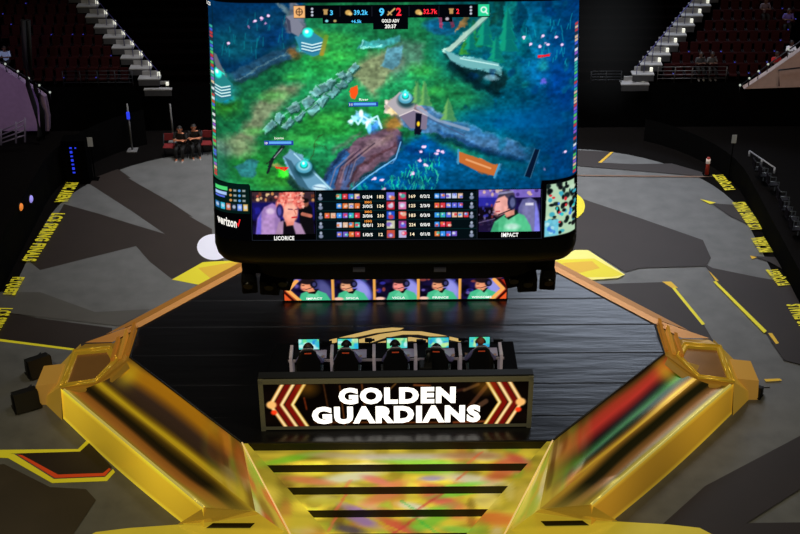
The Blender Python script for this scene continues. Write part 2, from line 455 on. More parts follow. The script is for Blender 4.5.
wall_rail([(740, 86), (768, 65), (830, 20)], 49.25, 'dark rail with small painted glints along the right stairwell wall', dsteel)
wall_rail([(-20, 50), (18, 72), (50, 93)], 49.15, 'dark rail with small painted glints along the left stairwell wall', dsteel)
e = empty('stair_rail', tuple(GY(779, 86, 49.2)), 0, 'thin grey pipe handrail on the right stairwell wall', 'railing'); o = Vector(e.location)
MB().tube([GY(779, 86, 49.2)-o, GY(779, 70, 49.2)-o, GY(815, 66, 49.2)-o], .03).build('pipe', dsteel, e)
pr_ = mat('pale_rail', (120, 110, 130), .5, emit=.05)
e = empty('stair_rail', tuple(GY(0, 144, 47.6)), 0, 'pale sloping bar railing below the purple stairwell wall', 'railing'); o = Vector(e.location)
for k in range(4): MB().tube([GY(1, 131+k*4, 47.6)-o, GY(25, 120+k*5, 47.6)-o], .03).build('bar', pr_, e)
for x, y0, y1 in ((1, 129, 145), (16, 122, 143), (25, 118, 142)): MB().tube([GY(x, y0, 47.6)-o, GY(x, y1, 47.6)-o], .04).build('post', pr_, e)

# ================================================================== STAGE
stage = empty('stage', (X0, 31, 0), 0, 'black octagonal stage with gold mirror-film edges in the middle of the arena', 'stage')
SP = Vector(stage.location)
def sb(mb, name, m, parent=None):
    mb.v = [tuple(Vector(p)-SP) for p in mb.v]; return mb.build(name, m, parent or stage)
def sgrid(name, P, col, m, parent=None): return grid_obj(name, P-np.array(tuple(SP)), col, m, parent or stage)
ZD = 1.2
D1 = (4.03, 26.95); D2 = (7.65, 30.95); D3 = (7.65, 32.52); D4 = (4.0, 36.9)
deckpts = [mir((*p, ZD), 1) for p in (D1, D2, D3, D4)] + [mir((*p, ZD), -1) for p in (D4, D3, D2, D1)]
# deck material: black vinyl with sheets laid across and wrinkles
dm = bpy.data.materials.new('black_vinyl_deck'); dm.use_nodes = True; nt = dm.node_tree; b = nt.nodes['Principled BSDF']
b.inputs['Base Color'].default_value = (.006, .006, .008, 1); b.inputs['Roughness'].default_value = .3; b.inputs['Specular IOR Level'].default_value = .55
tc = nt.nodes.new('ShaderNodeTexCoord'); mp = nt.nodes.new('ShaderNodeMapping'); mp.inputs['Scale'].default_value = (.25, 1.6, 1)
nz = nt.nodes.new('ShaderNodeTexNoise'); nz.inputs['Scale'].default_value = 1.6; nz.inputs['Detail'].default_value = 4
wv = nt.nodes.new('ShaderNodeTexWave'); wv.bands_direction = 'Y'; wv.wave_profile = 'SAW'; wv.inputs['Scale'].default_value = .21; wv.inputs['Distortion'].default_value = .12
sm = nt.nodes.new('ShaderNodeValToRGB'); sm.color_ramp.elements[0].position = 0; sm.color_ramp.elements[1].position = .05
ad = nt.nodes.new('ShaderNodeMath'); ad.operation = 'MULTIPLY_ADD'; ad.inputs[1].default_value = .65
bp = nt.nodes.new('ShaderNodeBump'); bp.inputs['Strength'].default_value = .13; bp.inputs['Distance'].default_value = .25
L = nt.links.new
L(tc.outputs['Object'], mp.inputs['Vector']); L(mp.outputs[0], nz.inputs['Vector']); L(tc.outputs['Object'], wv.inputs['Vector'])
L(wv.outputs['Fac'], sm.inputs['Fac']); L(nz.outputs['Fac'], ad.inputs[0]); L(sm.outputs['Color'], ad.inputs[2]); L(ad.outputs[0], bp.inputs['Height']); L(bp.outputs['Normal'], b.inputs['Normal'])
sb(MB().prism([p-Vector((0, 0, ZD)) for p in deckpts], (0, 0, ZD)), 'deck', dm)
# emblem printed on the deck
em = MB()
def dpx(pts, z=ZD+.012):
    em.poly([G(x, y, z) for x, y in pts])
dpx([(327, 340.5), (375, 329), (392, 327.5), (404, 328), (400, 330), (376, 333), (345, 339.5), (333, 343.5)])
dpx([(334, 343.8), (360, 339), (380, 334), (402, 331), (421, 331.3), (440, 334.5), (463, 339.5), (460, 342), (440, 338), (418, 334.5), (403, 334.5), (385, 338), (372, 342.5), (350, 345)])
dpx([(378, 342.5), (395, 338.2), (410, 337), (425, 339), (440, 343), (430, 344), (412, 341), (398, 342), (390, 345), (375, 346)])
sb(em, 'deck_emblem', mat('emblem_gold', (206, 172, 100), .5, emit=.85))  # self-glow added to brighten the print
# gold sides, built in strip coordinates: s along the edge, d outwards
t2 = Vector((D2[0]-D1[0], D2[1]-D1[1], 0)); LEN = t2.length; t2.normalize(); n2 = Vector((t2.y, -t2.x, 0))
def strip(s, d, z, side): return mir(Vector((D1[0], D1[1], 0))+t2*s+n2*d+Vector((0, 0, z)), side)
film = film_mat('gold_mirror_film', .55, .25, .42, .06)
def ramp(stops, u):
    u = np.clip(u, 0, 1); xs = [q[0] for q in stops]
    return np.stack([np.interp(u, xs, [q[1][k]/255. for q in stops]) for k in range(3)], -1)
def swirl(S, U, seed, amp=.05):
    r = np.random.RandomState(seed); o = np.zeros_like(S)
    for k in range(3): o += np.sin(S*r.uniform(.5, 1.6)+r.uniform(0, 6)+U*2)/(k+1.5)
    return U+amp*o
RA = {1: [(0, (30, 20, 12)), (.06, (95, 62, 25)), (.16, (190, 66, 42)), (.3, (214, 62, 50)), (.42, (120, 32, 32)), (.5, (40, 22, 20)), (.58, (8, 52, 0)), (.66, (10, 80, 0)), (.76, (16, 34, 2)), (.86, (120, 82, 24)), (.94, (222, 180, 50)), (1, (190, 140, 40))],  # inner slope: reflected bands and projected tints painted as colour stops
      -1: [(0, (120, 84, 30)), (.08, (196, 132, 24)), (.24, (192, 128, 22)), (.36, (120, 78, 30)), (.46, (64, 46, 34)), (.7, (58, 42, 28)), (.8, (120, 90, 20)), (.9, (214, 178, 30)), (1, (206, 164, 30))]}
RB = {1: [(0, (200, 150, 45)), (.1, (120, 84, 30)), (.22, (30, 28, 10)), (.4, (34, 30, 12)), (.5, (110, 74, 32)), (.66, (136, 90, 40)), (.8, (90, 70, 24)), (.9, (150, 130, 36)), (1, (226, 202, 90))],  # outer slope: dark and bright reflections painted the same way
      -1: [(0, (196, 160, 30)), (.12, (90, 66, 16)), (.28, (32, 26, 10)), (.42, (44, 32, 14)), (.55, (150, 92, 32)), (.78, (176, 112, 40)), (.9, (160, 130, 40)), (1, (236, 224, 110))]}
for side in (1, -1):
    seed = 4 if side > 0 else 11
    NS, NU = 90, 26
    sp = [(q, ) for q in range(1)]
    tt = np.linspace(0, 1, NS); uu = np.linspace(0, 1, NU); T, U = np.meshgrid(tt, uu)
    # inner face A: a shallow trough between the deck and the middle ridge
    def face(sa0, sa1, sb0, sb1, d0, d1, z0, z1, sag, za0=None, zb0=None):
        P = np.zeros((NU, NS, 3))
        for i in range(NU):
            for j in range(NS):
                u = uu[i]; t = tt[j]
                s = lerp(lerp(sa0, sa1, t), lerp(sb0, sb1, t), u); d = lerp(d0, d1, u)
                wob = .05*sin(t*7+1.3)*sin(pi*u)
                sg_ = sag*min(1., t*4); z = lerp(z0, z1, u) - sg_*sin(pi*u) + wob*sg_*3
                P[i, j] = strip(s, d + .05*min(1., t*4)*sin(t*5.5+u)*sin(pi*u), z, side)
        return P
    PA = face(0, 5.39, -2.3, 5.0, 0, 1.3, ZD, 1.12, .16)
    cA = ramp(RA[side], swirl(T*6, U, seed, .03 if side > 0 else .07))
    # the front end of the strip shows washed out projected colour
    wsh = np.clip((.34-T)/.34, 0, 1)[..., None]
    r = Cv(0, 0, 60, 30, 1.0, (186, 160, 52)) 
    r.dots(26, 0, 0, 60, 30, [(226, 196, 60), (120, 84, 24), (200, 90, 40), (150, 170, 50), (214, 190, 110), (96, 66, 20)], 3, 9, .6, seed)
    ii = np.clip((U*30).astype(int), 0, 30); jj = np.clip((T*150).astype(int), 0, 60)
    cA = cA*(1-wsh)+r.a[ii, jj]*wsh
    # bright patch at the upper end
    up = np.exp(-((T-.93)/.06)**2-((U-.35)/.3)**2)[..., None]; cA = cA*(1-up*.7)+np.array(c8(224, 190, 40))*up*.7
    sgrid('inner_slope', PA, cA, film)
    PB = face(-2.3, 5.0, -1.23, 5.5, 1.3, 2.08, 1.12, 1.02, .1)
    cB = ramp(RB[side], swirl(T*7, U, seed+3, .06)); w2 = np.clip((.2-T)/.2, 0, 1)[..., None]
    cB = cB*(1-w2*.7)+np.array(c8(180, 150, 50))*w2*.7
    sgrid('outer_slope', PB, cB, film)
    # ridge bead
    rb = MB(); rb.tube([strip(lerp(-1.23, 5.5, k/12), 2.08, 1.03, side) for k in range(13)], .035)
    sb(rb, 'ridge_bead', mat('bright_gold', (232, 214, 110), .3, metal=.6, emit=.4))
    # upright outer skirt
    PC = np.zeros((8, 40, 3)); cC = np.zeros((8, 40, 3))
    for i in range(8):
        for j in range(40):
            f = i/7; t = j/39
            PC[i, j] = strip(lerp(-1.25, 5.66, t), 2.1+.06*f+.1*f*sin(t*3), lerp(1.0, 0.0, f), side)
            base = np.array(c8(226, 186, 44)) if side < 0 else np.array(c8(lerp(176, 190, t), lerp(128, 142, t), 34))
            k = .85+.1*sin(t*9+side)+.12*(1-f)
            cC[i, j] = base*k + (np.array((.16, .18, .06)) if i in (0, 7) else 0)  # lit look painted in: lighter top, bright upper and lower edges
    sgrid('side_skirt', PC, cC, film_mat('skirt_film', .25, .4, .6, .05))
    # corner piece: hexagonal framed panel between side steps and the outer edge
    cp = [Vector((9.38, 29.72, 1.06)), Vector((9.4, 31.55, 1.06)), Vector((8.35, 31.62, 1.12)), Vector((8.02, 30.95, 1.14)), Vector((8.42, 29.86, 1.12))]
    c0 = sum(cp, Vector())/5
    fr = MB()
    inn = [c0+(p-c0)*.84 for p in cp]; dip = [p-Vector((0, 0, .06)) for p in [c0+(p-c0)*.8 for p in cp]]
    for i in range(5):
        j = (i+1) % 5
        fr.poly([mir(q, side) for q in (cp[i], cp[j], inn[j], inn[i])]); fr.poly([mir(q, side) for q in (inn[i], inn[j], dip[j], dip[i])])
        fr.tube([mir(cp[i]+Vector((0, 0, .01)), side), mir(cp[j]+Vector((0, 0, .01)), side)], .035); fr.tube([mir(inn[i], side), mir(inn[j], side)], .022)
    cf = sb(fr, 'corner_frame', mat('frame_gold', (196, 156, 42), .28, metal=.6, emit=.25))
    pn = MB(); pn.poly([mir(q, side) for q in dip])
    sb(pn, 'corner_panel', mat('panel_bronze', (136, 94, 46), .25, metal=.6, emit=.22, noise=.5, nscale=1.1))
    # filler surface from the deck corner out to the frame
    fi = MB(); fi.poly([mir(Vector(q), side) for q in ((7.65, 30.95, 1.19), (7.65, 32.52, 1.19), (8.35, 31.9, 1.05), (8.35, 31.62, 1.05), (8.02, 30.95, 1.1), (8.42, 29.86, 1.08))])
    fi.poly([mir(Vector(q), side) for q in ((8.35, 31.62, 1.05), (9.4, 31.55, 1.04), (9.15, 31.95, 1.02), (8.35, 31.95, 1.05))])
    fi.poly([strip(5.1, .02, 1.13, side), strip(4.8, 1.25, 1.0, side), strip(5.3, 2.04, .97, side)] + [mir(Vector(q), side) for q in ((9.38, 29.72, 1.0), (9.0, 30.4, 1.0), (8.02, 30.95, 1.05), (7.65, 30.97, 1.16))])
    sb(fi, 'corner_filler', mat('filler_gold', (156, 116, 38), .3, metal=.5, emit=.3))
    for k in range(3):
        x = 7.7+k*.2; y0, y1 = 31.0-k*.12+.1, 32.4-k*.25
        s3 = MB().prism([mir(Vector(q), side) for q in ((x, y0, ZD-.05), (x, y1, ZD-.05), (x, y1, ZD+.3-k*.09), (x, y0, ZD+.06))], (side*.09, 0, -.03))
        sb(s3, 'corner_fin', mat('fin_gold%d' % (k % 2), (210, 150, 56) if k % 2 else (190, 124, 44), .3, metal=.5, emit=.3))
    # sloping wedge outside the corner
    we = MB()
    A = [Vector((9.42, 29.75, 1.02)), Vector((9.45, 31.5, 1.02)), Vector((10.2, 32.15, .0)), Vector((10.28, 30.6, .0))]
    we.poly([mir(q, side) for q in A]); we.poly([mir(q, side) for q in (A[1], Vector((9.3, 32.0, 1.0)), Vector((9.4, 32.3, 0)), A[2])])
    we.poly([mir(q, side) for q in (Vector((9.36, 29.66, 1.03)), A[0], A[3], Vector((10.2, 30.5, 0)), Vector((9.45, 29.6, 0)))])
    sb(we, 'corner_skirt', mat('wedge_gold', (190, 148, 50), .4, metal=.4, emit=.32))
    ot = MB().prism([mir(Vector(q), side) for q in ((9.72, 30.35, .0), (9.72, 31.35, .0), (9.66, 31.35, .74), (9.66, 30.35, .74))], (side*.62, 0, -.08))
    sb(ot, 'corner_block', mat('block_gold', (196, 146, 62), .35, metal=.4, emit=.3))
    # long rail along the rear diagonal
    dr = Vector((D4[0]-D3[0], D4[1]-D3[1], 0)).normalized(); nr = Vector((dr.y, -dr.x, 0)); nr = nr if nr.x > 0 else -nr
    b0 = Vector((*D3, 0)); LB = (Vector((*D4, 0))-b0).length
    prof = [(-.02, ZD+.03), (.16, ZD+.08), (.55, ZD-.04), (.6, 0)]
    bm_ = MB()
    for k in range(len(prof)-1):
        bm_.poly([mir(b0+dr*(-.0 if k < 1 else -.75*0)+nr*prof[k][0]+Vector((0, 0, prof[k][1])), side), mir(b0+dr*LB+nr*prof[k][0]+Vector((0, 0, prof[k][1])), side),
                  mir(b0+dr*LB+nr*prof[k+1][0]+Vector((0, 0, prof[k+1][1])), side), mir(b0+dr*(-.9*(prof[k+1][0]/.6))*1.0+nr*prof[k+1][0]+Vector((0, 0, prof[k+1][1])), side)], 0 if k < 2 else 1)
    bm_.poly([mir(b0+Vector((-.0, 0, ZD+.02)), side), mir(b0+nr*.16+Vector((0, 0, ZD+.06)), side), mir(Vector((9.15, 31.9, 1.1)), side), mir(Vector((8.35, 31.95, 1.08)), side)], 0)
    sb(bm_, 'rear_rail', [mat('rear_rail_gold' + ('r' if side > 0 else 'l'), (190, 138, 90) if side > 0 else (176, 118, 52), .4, metal=.35, emit=.26 if side > 0 else .28), mat('rail_side', (140, 110, 40), .4, metal=.5)])
# black lip along the front edge
lp = MB()
lp.tube([mir((4.05, 26.93, ZD+.005), 1), mir((4.05, 26.93, ZD+.005), -1)], .035)
sb(lp, 'front_lip', mat('lip_black', (24, 22, 20), .5))
for side in (1, -1):
    lp = MB().tube([mir((4.03, 26.95, ZD+.01), side), mir((7.65, 30.95, ZD+.01), side), mir((7.65, 32.5, ZD+.01), side)], .03)
    sb(lp, 'edge_lip', mat('lip_black'))

# ---- front stairs
stair = stage
SO = Vector(stair.location)
proj = film_mat('projected_steps', .25, .3, .55, .04)
def step_paint():
    k = Cv(190, 440, 610, 560, .8, (190, 170, 52))
    k.noise(40, 14, .3, 3); k.noise(16, 6, .2, 4)
    k.dots(60, 240, 440, 560, 545, [(226, 206, 80), (150, 130, 36), (240, 226, 150), (130, 170, 50), (200, 120, 60), (220, 200, 190), (110, 80, 30)], 4, 16, .5, 17)
    for x, y, rx, ry, col, ro in [(290, 458, 30, 5, (110, 190, 40), -.3), (330, 452, 26, 4, (190, 170, 120), 0), (350, 475, 30, 7, (236, 240, 225), -.2), (420, 465, 40, 6, (120, 210, 60), .1), (400, 456, 60, 5, (200, 190, 190), 0),
            (470, 455, 30, 5, (170, 120, 80), 0), (380, 495, 24, 7, (235, 130, 90), -.5), (440, 500, 24, 8, (224, 90, 90), .6), (330, 500, 30, 6, (214, 205, 70), 0), (360, 515, 20, 6, (150, 110, 190), .5), (425, 520, 26, 7, (110, 200, 60), -.5),
            (395, 525, 22, 7, (225, 80, 70), .6), (350, 528, 16, 5, (70, 60, 90), .3), (470, 480, 30, 7, (235, 235, 215), .2), (500, 470, 20, 8, (205, 90, 60), -.6), (455, 490, 26, 4, (120, 220, 70), -.2), (310, 480, 24, 5, (220, 120, 80), .2),
            (375, 480, 14, 5, (240, 120, 120), .4), (430, 478, 12, 4, (150, 140, 220), 0), (300, 524, 30, 6, (222, 200, 60), 0), (490, 522, 22, 6, (226, 110, 50), .1), (455, 530, 18, 5, (130, 200, 70), .2), (270, 500, 12, 10, (225, 205, 80), 0), (520, 500, 14, 10, (216, 190, 80), 0), (516, 462, 14, 6, (190, 80, 60), .8), (410, 508, 14, 5, (230, 225, 220), .3)]:
        k.ell(x, y, rx, ry, col, .9, .75, ro)
    for pts, col in [([(340, 495), (420, 545)], (210, 190, 40)), ([(440, 490), (380, 545)], (200, 60, 60)), ([(400, 500), (440, 540)], (60, 190, 70)), ([(350, 480), (330, 530)], (235, 110, 80)), ([(480, 450), (455, 480)], (220, 100, 60))]:
        k.line(pts, 2.5, col, .7, 2)
    return k
SK = step_paint()
NSTEP = 5; RISE = ZD/NSTEP; RUN = .6
TH = [4.03-.0, 3.36, 2.9, 2.25, 1.6, 1.0, .4]
YF = 26.93
def cheekx(y): return lerp(4.03, 2.72, (YF-y)/2.35)
def slotx(y): return lerp(3.9, 2.28, (YF-y)/1.8)
for k in range(NSTEP):
    z = ZD-(k+1)*RISE; y1 = YF-k*RUN; y0 = y1-RUN
    # riser (black), then tread (film)
    rs = MB().poly([mir((4.0-k*.25, y1, z), 1), mir((4.0-k*.25, y1, z+RISE), 1), mir((4.0-k*.25, y1, z+RISE), -1), mir((4.0-k*.25, y1, z), -1)])
    rs.v = [tuple(Vector(p)-SO) for p in rs.v]; rs.build('riser', mat('riser_black', (16, 15, 10), .6), stair)
    ny, nx = 10, 120
    P = np.zeros((ny, nx, 3)); cc = np.zeros((ny, nx, 3))
    for i in range(ny):
        for j in range(nx):
            y = lerp(y1, y0-.0, i/(ny-1)); hw = cheekx(y)+.05; x = lerp(-hw, hw, j/(nx-1))
            P[i, j] = (X0+x-SO.x, y-SO.y, z-SO.z)
            px = 397+x*38.5; py = 446+(YF-y)*37
            cc[i, j] = SK.a[int(np.clip((py-440)*.8, 0, SK.h-1)), int(np.clip((px-190)*.8, 0, SK.w-1))]
    grid_obj('tread', P, cc, proj, stair)
for side in (1, -1):
    ny, nx = 40, 16
    P = np.zeros((ny, nx, 3)); cc = np.zeros((ny, nx, 3))
    for i in range(ny):
        for j in range(nx):
            f = i/(ny-1); y = YF-f*2.95; z = ZD+.03-(YF-y)*RISE/RUN
            x = lerp(slotx(y) if y > YF-2.9 else slotx(YF-2.9), cheekx(y), j/(nx-1)); x = max(x, .2)
            q = mir((x, y, z), side); P[i, j] = (q-SO)
            px = 397+side*x*38.5; py = 446+(YF-y)*37
            cc[i, j] = SK.a[int(np.clip((py-440)*.8, 0, SK.h-1)), int(np.clip((px-190)*.8, 0, SK.w-1))]*.95
    grid_obj('cheek_ramp', P, cc, proj, stair)
    # facet from the crease out to the end of the middle ridge
    q0 = mir((4.03, YF, ZD+.02), side); q1 = mir((2.62, YF-2.5, .24), side); q2 = strip(-2.3, 1.3, 1.12, side); 
    P = np.zeros((20, 20, 3)); cc = np.zeros((20, 20, 3)); rs_ = np.random.RandomState(5+side)
    fc = Cv(0, 0, 20, 20, 1, (190, 168, 60)); fc.dots(16, 0, 0, 20, 20, [(226, 205, 90), (150, 180, 60), (205, 90, 50), (120, 90, 30), (225, 215, 170)], 1.5, 5, .6, 21+side)
    for i in range(20):
        for j in range(20):
            a_ = q0.lerp(q1, i/19); b_ = q0.lerp(q2, i/19); P[i, j] = a_.lerp(b_, j/19)-SO; cc[i, j] = fc.a[i, j]
    grid_obj('side_facet', P, cc, proj, stair)
    cr = MB().tube([q0-SO+Vector((0, 0, .01)), q1-SO+Vector((0, 0, .02))], .022)
    cr.build('crease_line', mat('crease', (236, 200, 130), .4, emit=.6), stair)
    # low front ledge with its own slot
    ex = lambda px, py, z: mir((G(px, py, z).x*-1+X0, G(px, py, z).y, z), side)
    lz = .42
    le = MB().prism([ex(px, py, 0) for px, py in ((70, 560), (98, 545), (130, 541), (200, 536), (235, 516), (262, 512), (300, 560))], (0, 0, lz))
    le.v = [tuple(Vector(p)-SO) for p in le.v]
    lo = le.build('front_ledge', mat('ledge_gold', (200, 178, 52), .35, metal=.3, emit=.42, noise=.3, nscale=1.2), stair)
    sl = MB().poly([ex(px, py, lz+.02) for px, py in ((213, 523), (255, 523), (250, 528), (206, 528))])
    sl.v = [tuple(Vector(p)-SO) for p in sl.v]; sl.build('step_slot', mat('riser_black'), lo)
    fx = MB().poly([ex(*p) for p in ((205, 507, 1.0), (252, 511, 1.1), (262, 514, lz+.03), (213, 522, lz+.03), (178, 524, lz+.03))])
    fx.v = [tuple(Vector(p)-SO) for p in fx.v]; fx.build('end_facet', mat('facet_gold', (176, 138, 40), .3, metal=.4, emit=.36), stair)

# ---- black floor lamps beside the stage corners
def floor_box(px, py, rz, label, sc_=1.):
    p = G(px, py, 0); e = empty('floor_light', (p.x, p.y, 0), rz, label, 'stage light')
    m = MB().prism([(-.3, -.22, .06), (.3, -.22, .06), (.3, .3, .06), (-.3, .3, .06)], (0, 0, .001))
    h = MB(); h.v = []; 
    h.prism([(-.34, -.3, .05), (-.34, .3, .05), (-.34, .22, .5), (-.34, -.12, .58)], (.68, 0, 0)); h.build('housing', mat('lamp_black', (16, 15, 15), .6, noise=.2), e)
    MB().box((0, 0, .025), (.78, .5, .05), bev=.01).build('base_plate', mat('lamp_black2', (10, 10, 10), .6), e)
    MB().box((-.37, 0, .3), (.03, .16, .4)).build('yoke_arm', mat('lamp_black2'), e); MB().box((.37, 0, .3), (.03, .16, .4)).build('yoke_arm', mat('lamp_black2'), e)
    MB().tube([(.1, .3, .1), (.25, .5, .03), (.15, .8, .02), (.4, 1.0, .02)], .02).build('cable', mat('lamp_black2'), e)
    e.scale = (sc_,)*3; return e
floor_box(40, 373, .6, 'black angular floor light at the left stage corner, farther of two')
floor_box(27, 407, .5, 'black angular floor light at the left stage corner, nearer of two')
floor_box(754, 395, -.6, 'black angular floor light beside the right stage corner', .6)

# ================================================================== LED BANNER
bL = (261.5, 430.5); bR = (531, 427.)
pl = G(*bL, ZD); pr = G(*bR, ZD); bx = (pr-pl); BW = bx.length; brz = atan2(bx.y, bx.x)
ban = empty('led_banner', tuple(pl), brz, 'wide LED banner reading GOLDEN GUARDIANS at the front of the stage', 'screen')
BH = 1.62
fr = MB().box((BW/2, .12, BH/2), (BW, .18, BH), bev=.02); fr.build('cabinet', mat('banner_black', (13, 13, 13), .5), ban)
f2 = MB()
f2.box((BW/2, .02, BH-.07), (BW, .1, .12)).box((BW/2, .02, .09), (BW, .1, .1)).box((.06, .02, BH/2), (.12, .1, BH)).box((BW-.06, .02, BH/2), (.12, .1, BH))
f2.build('frame', mat('banner_frame', (92, 88, 66), .5, emit=.2), ban)
sh = MB().box((BW/2, .16, BH+.02), (BW*1.0, .26, .04), bev=.01); sh.build('top_shelf', mat('shelf_grey', (26, 28, 32), .6), ban)
sx0, sx1, sz0, sz1 = .13, BW-.13, .15, BH-.14
PW, PH = 264., 44.
def bmap(x, y, o=.0): return Vector((lerp(sx0, sx1, x/PW), -.035-o, lerp(sz1, sz0, y/PH)))
k = Cv(0, 0, PW, PH, 1.2, (10, 5, 3))
k.noise(30, 12, .6, 5)
for (a, b_, w, c_) in [((60, 0), (66, 44), 1.2, (90, 50, 20)), ((98, 0), (101, 30), 1, (150, 80, 30)), ((76, 2), (80, 44), 1, (150, 80, 30)), ((120, 12), (132, 0), 1.2, (150, 100, 40)), ((50, 40), (180, 42), 1.5, (120, 60, 20)), ((190, 42), (230, 41), 2, (150, 70, 30)), ((176, 12), (200, 7), 3, (60, 30, 20)), ((200, 8), (214, 2), 3, (90, 60, 34)), ((205, 26), (224, 2), 4, (84, 50, 30)), ((216, 24), (222, 20), 5, (90, 60, 40)), ((40, 14), (42, 26), 1, (170, 60, 20)), ((150, 2), (166, 3), 1.5, (170, 90, 40))]:
    k.line([a, b_], w, c_, .8, 1.5)
def chevron(k, x, sgn, yT, yM, yB, f):
    for off, col, w in [(0, (240, 176, 96), 3.6), (6, (110, 14, 8), 5), (11, (240, 180, 104), 3.4), (17, (120, 16, 8), 5), (22, (240, 190, 80), 3.2)]:
        X = lambda u: x+sgn*(u+off)
        k.line([(X(14), yT), (X(0), yM), (X(15), yB)], w, col, 1, 1.2)
        if col[0] > 200: k.line([(X(14), yT), (X(0), yM), (X(15), yB)], 1.2, (255, 244, 190), .9, 1)
    k.ell(x+sgn*1, yM, 5, 4, (255, 190, 110), .4); k.ell(x+sgn*3, yM+8, 3, 2.5, (255, 60, 20), .6)
    k.ell(x+sgn*38, yT+6, 9, 7, (190, 120, 20), 1.4, .35)
chevron(k, 6, 1, -2, 21, 46, 0); chevron(k, PW-6, -1, -2, 21, 46, 0)
P = np.array([[tuple(bmap(x, y)) for x in k.X[0]] for y in k.Y[:, 0]])
bscr = grid_obj('screen', P, k.a, screen_mat('led_picture', 1.0), ban)
tx = MB()
put_text(tx, 'GOLDEN', 133, 12.5, 117, 17.5, lambda x, y: bmap(x, y, .012), 0, .06)
put_text(tx, 'GUARDIANS', 132, 32.5, 170, 18.5, lambda x, y: bmap(x, y, .012), 0, .06)
tx.build('lettering', mat('letter_white', (255, 250, 240), .5, emit=1.5), bscr)

# ================================================================== LED WALL (player cameras)
wl0 = G(284.5, 302.3, ZD); wr0 = G(506.5, 300.3, ZD); d = wr0-wl0; WW = d.length; wrz = atan2(d.y, d.x)
wall = empty('led_wall', tuple(wl0), wrz, 'long low LED wall with five player camera pictures below the videoboard', 'screen')
WHH = .92
MB().box((WW/2, .13, WHH/2), (WW+.06, .2, WHH+.04), bev=.01).build('cabinet', mat('banner_black'), wall)
QW, QH = 222., 42.
def wmap(x, y, o=0.): return Vector((x/QW*WW, .02-o, lerp(WHH-.02, .05, y/QH)))
k = Cv(0, 0, QW, QH, 1.4, (8, 6, 16))
edges = [(0, 48), (49.5, 89), (91, 133), (134.5, 174), (176, 222)]
skin_c = [(236, 150, 110), (226, 160, 120), (240, 140, 130), (226, 150, 110), (232, 150, 110)]
for i, (a, b_) in enumerate(edges):
    sub = Cv(a, 0, b_, QH, 1.4, (18, 12, 46)); cx = [28, 66, 116, 155, 197][i]; hx = [21, 61, 113, 152, 195][i]
    sub.noise(6, 5, .8, 30+i); sub.dots(14, a, 0, b_, QH, [(60, 60, 200), (130, 110, 200), (20, 16, 50), (180, 80, 60), (20, 60, 80), (10, 8, 16)], 1.5, 4, .7, 40+i)
    # gaming chair behind the player
    sub.ell(cx+12, 26, 9, 22, (120, 124, 220) if i != 0 else (60, 62, 120), .4, .95, -.25); sub.ell(cx+13, 24, 5, 14, (160, 160, 236) if i else (90, 90, 150), .6, .8, -.25)
    g = (70, 190, 140)
    sub.poly([(cx-14, 43), (cx-11, 30), (cx-4, 25), (cx+5, 24), (cx+14, 30), (cx+19, 43)], g, 1.5)
    sub.poly([(cx-6, 43), (cx-5, 33), (cx-1, 27), (cx+6, 30), (cx+9, 43)], (110, 215, 165), 2., .7)
    sub.poly([(hx+1, 24), (cx+7, 22), (cx+3, 31), (hx+4, 30)], (12, 14, 14), 1.2)
    sub.poly([(hx+1, 16), (hx+7, 17), (cx+3, 26), (hx+3, 28)], skin_c[i], 1.2)
    sub.ell(hx+2, 17, 6, 9, skin_c[i], .3); sub.ell(hx, 20, 4, 5, tuple(min(255, v+16) for v in skin_c[i]), .6, .7)
    sub.ell(hx+3, 9, 7.5, 5, (30, 20, 24), .4); sub.ell(hx+9, 14, 3.6, 6, (14, 14, 30), .3); sub.ell(hx+9.5, 14, 1.8, 3.5, (60, 60, 110), .5)
    sub.line([(hx+9, 19), (hx+1, 23)], .9, (16, 16, 26)); sub.ell(hx-1.5, 16, 1.4, .8, (60, 24, 20), .8, .9); sub.ell(hx-1, 22, 2, .8, (170, 60, 60), .8, .8)
    if i in (1, 2, 3): sub.ell(a+5, 40, 5, 3, (250, 200, 180), .6)
    j0 = int(round(a*1.4)); k.a[:, j0:j0+sub.w] = sub.a[:, :k.a.shape[1]-j0]
for x in (48.7, 90, 133.7, 175): k.rect(x-1.4, 0, x+1.4, QH, (240, 170, 80))
for sg, x in ((1, 0), (-1, QW)):
    k.poly([(x, 8), (x+sg*8, 8), (x+sg*2, 23), (x, 27)], (170, 40, 20), .8); k.poly([(x, 24), (x+sg*3, 26), (x+sg*12, 43), (x, 43)], (236, 90, 40), .8)
    k.line([(x+sg*13, 8), (x+sg*4, 24), (x+sg*16, 44)], 4.5, (255, 176, 90), 1, 1.); k.line([(x+sg*8, 8), (x-sg*1, 25), (x+sg*10, 44)], 3, (60, 10, 6), 1, 1.)
P = np.array([[tuple(wmap(x, y)) for x in k.X[0]] for y in k.Y[:, 0]])
wscr = grid_obj('screen', P, k.a, screen_mat('led_picture'), wall)
tx = MB()
for t, x, w in (('IMPACT', 30, 16), ('SPICA', 68, 13), ('VICLA', 114, 13), ('PRINCE', 156, 16), ('WINSOME', 197, 20)):
    put_text(tx, t, x, 38.6, w, 3.6, lambda x, y: wmap(x, y, .01), 0, .03)
tx.build('lettering', mat('letter_soft', (250, 250, 250), .5, emit=1.), wscr)

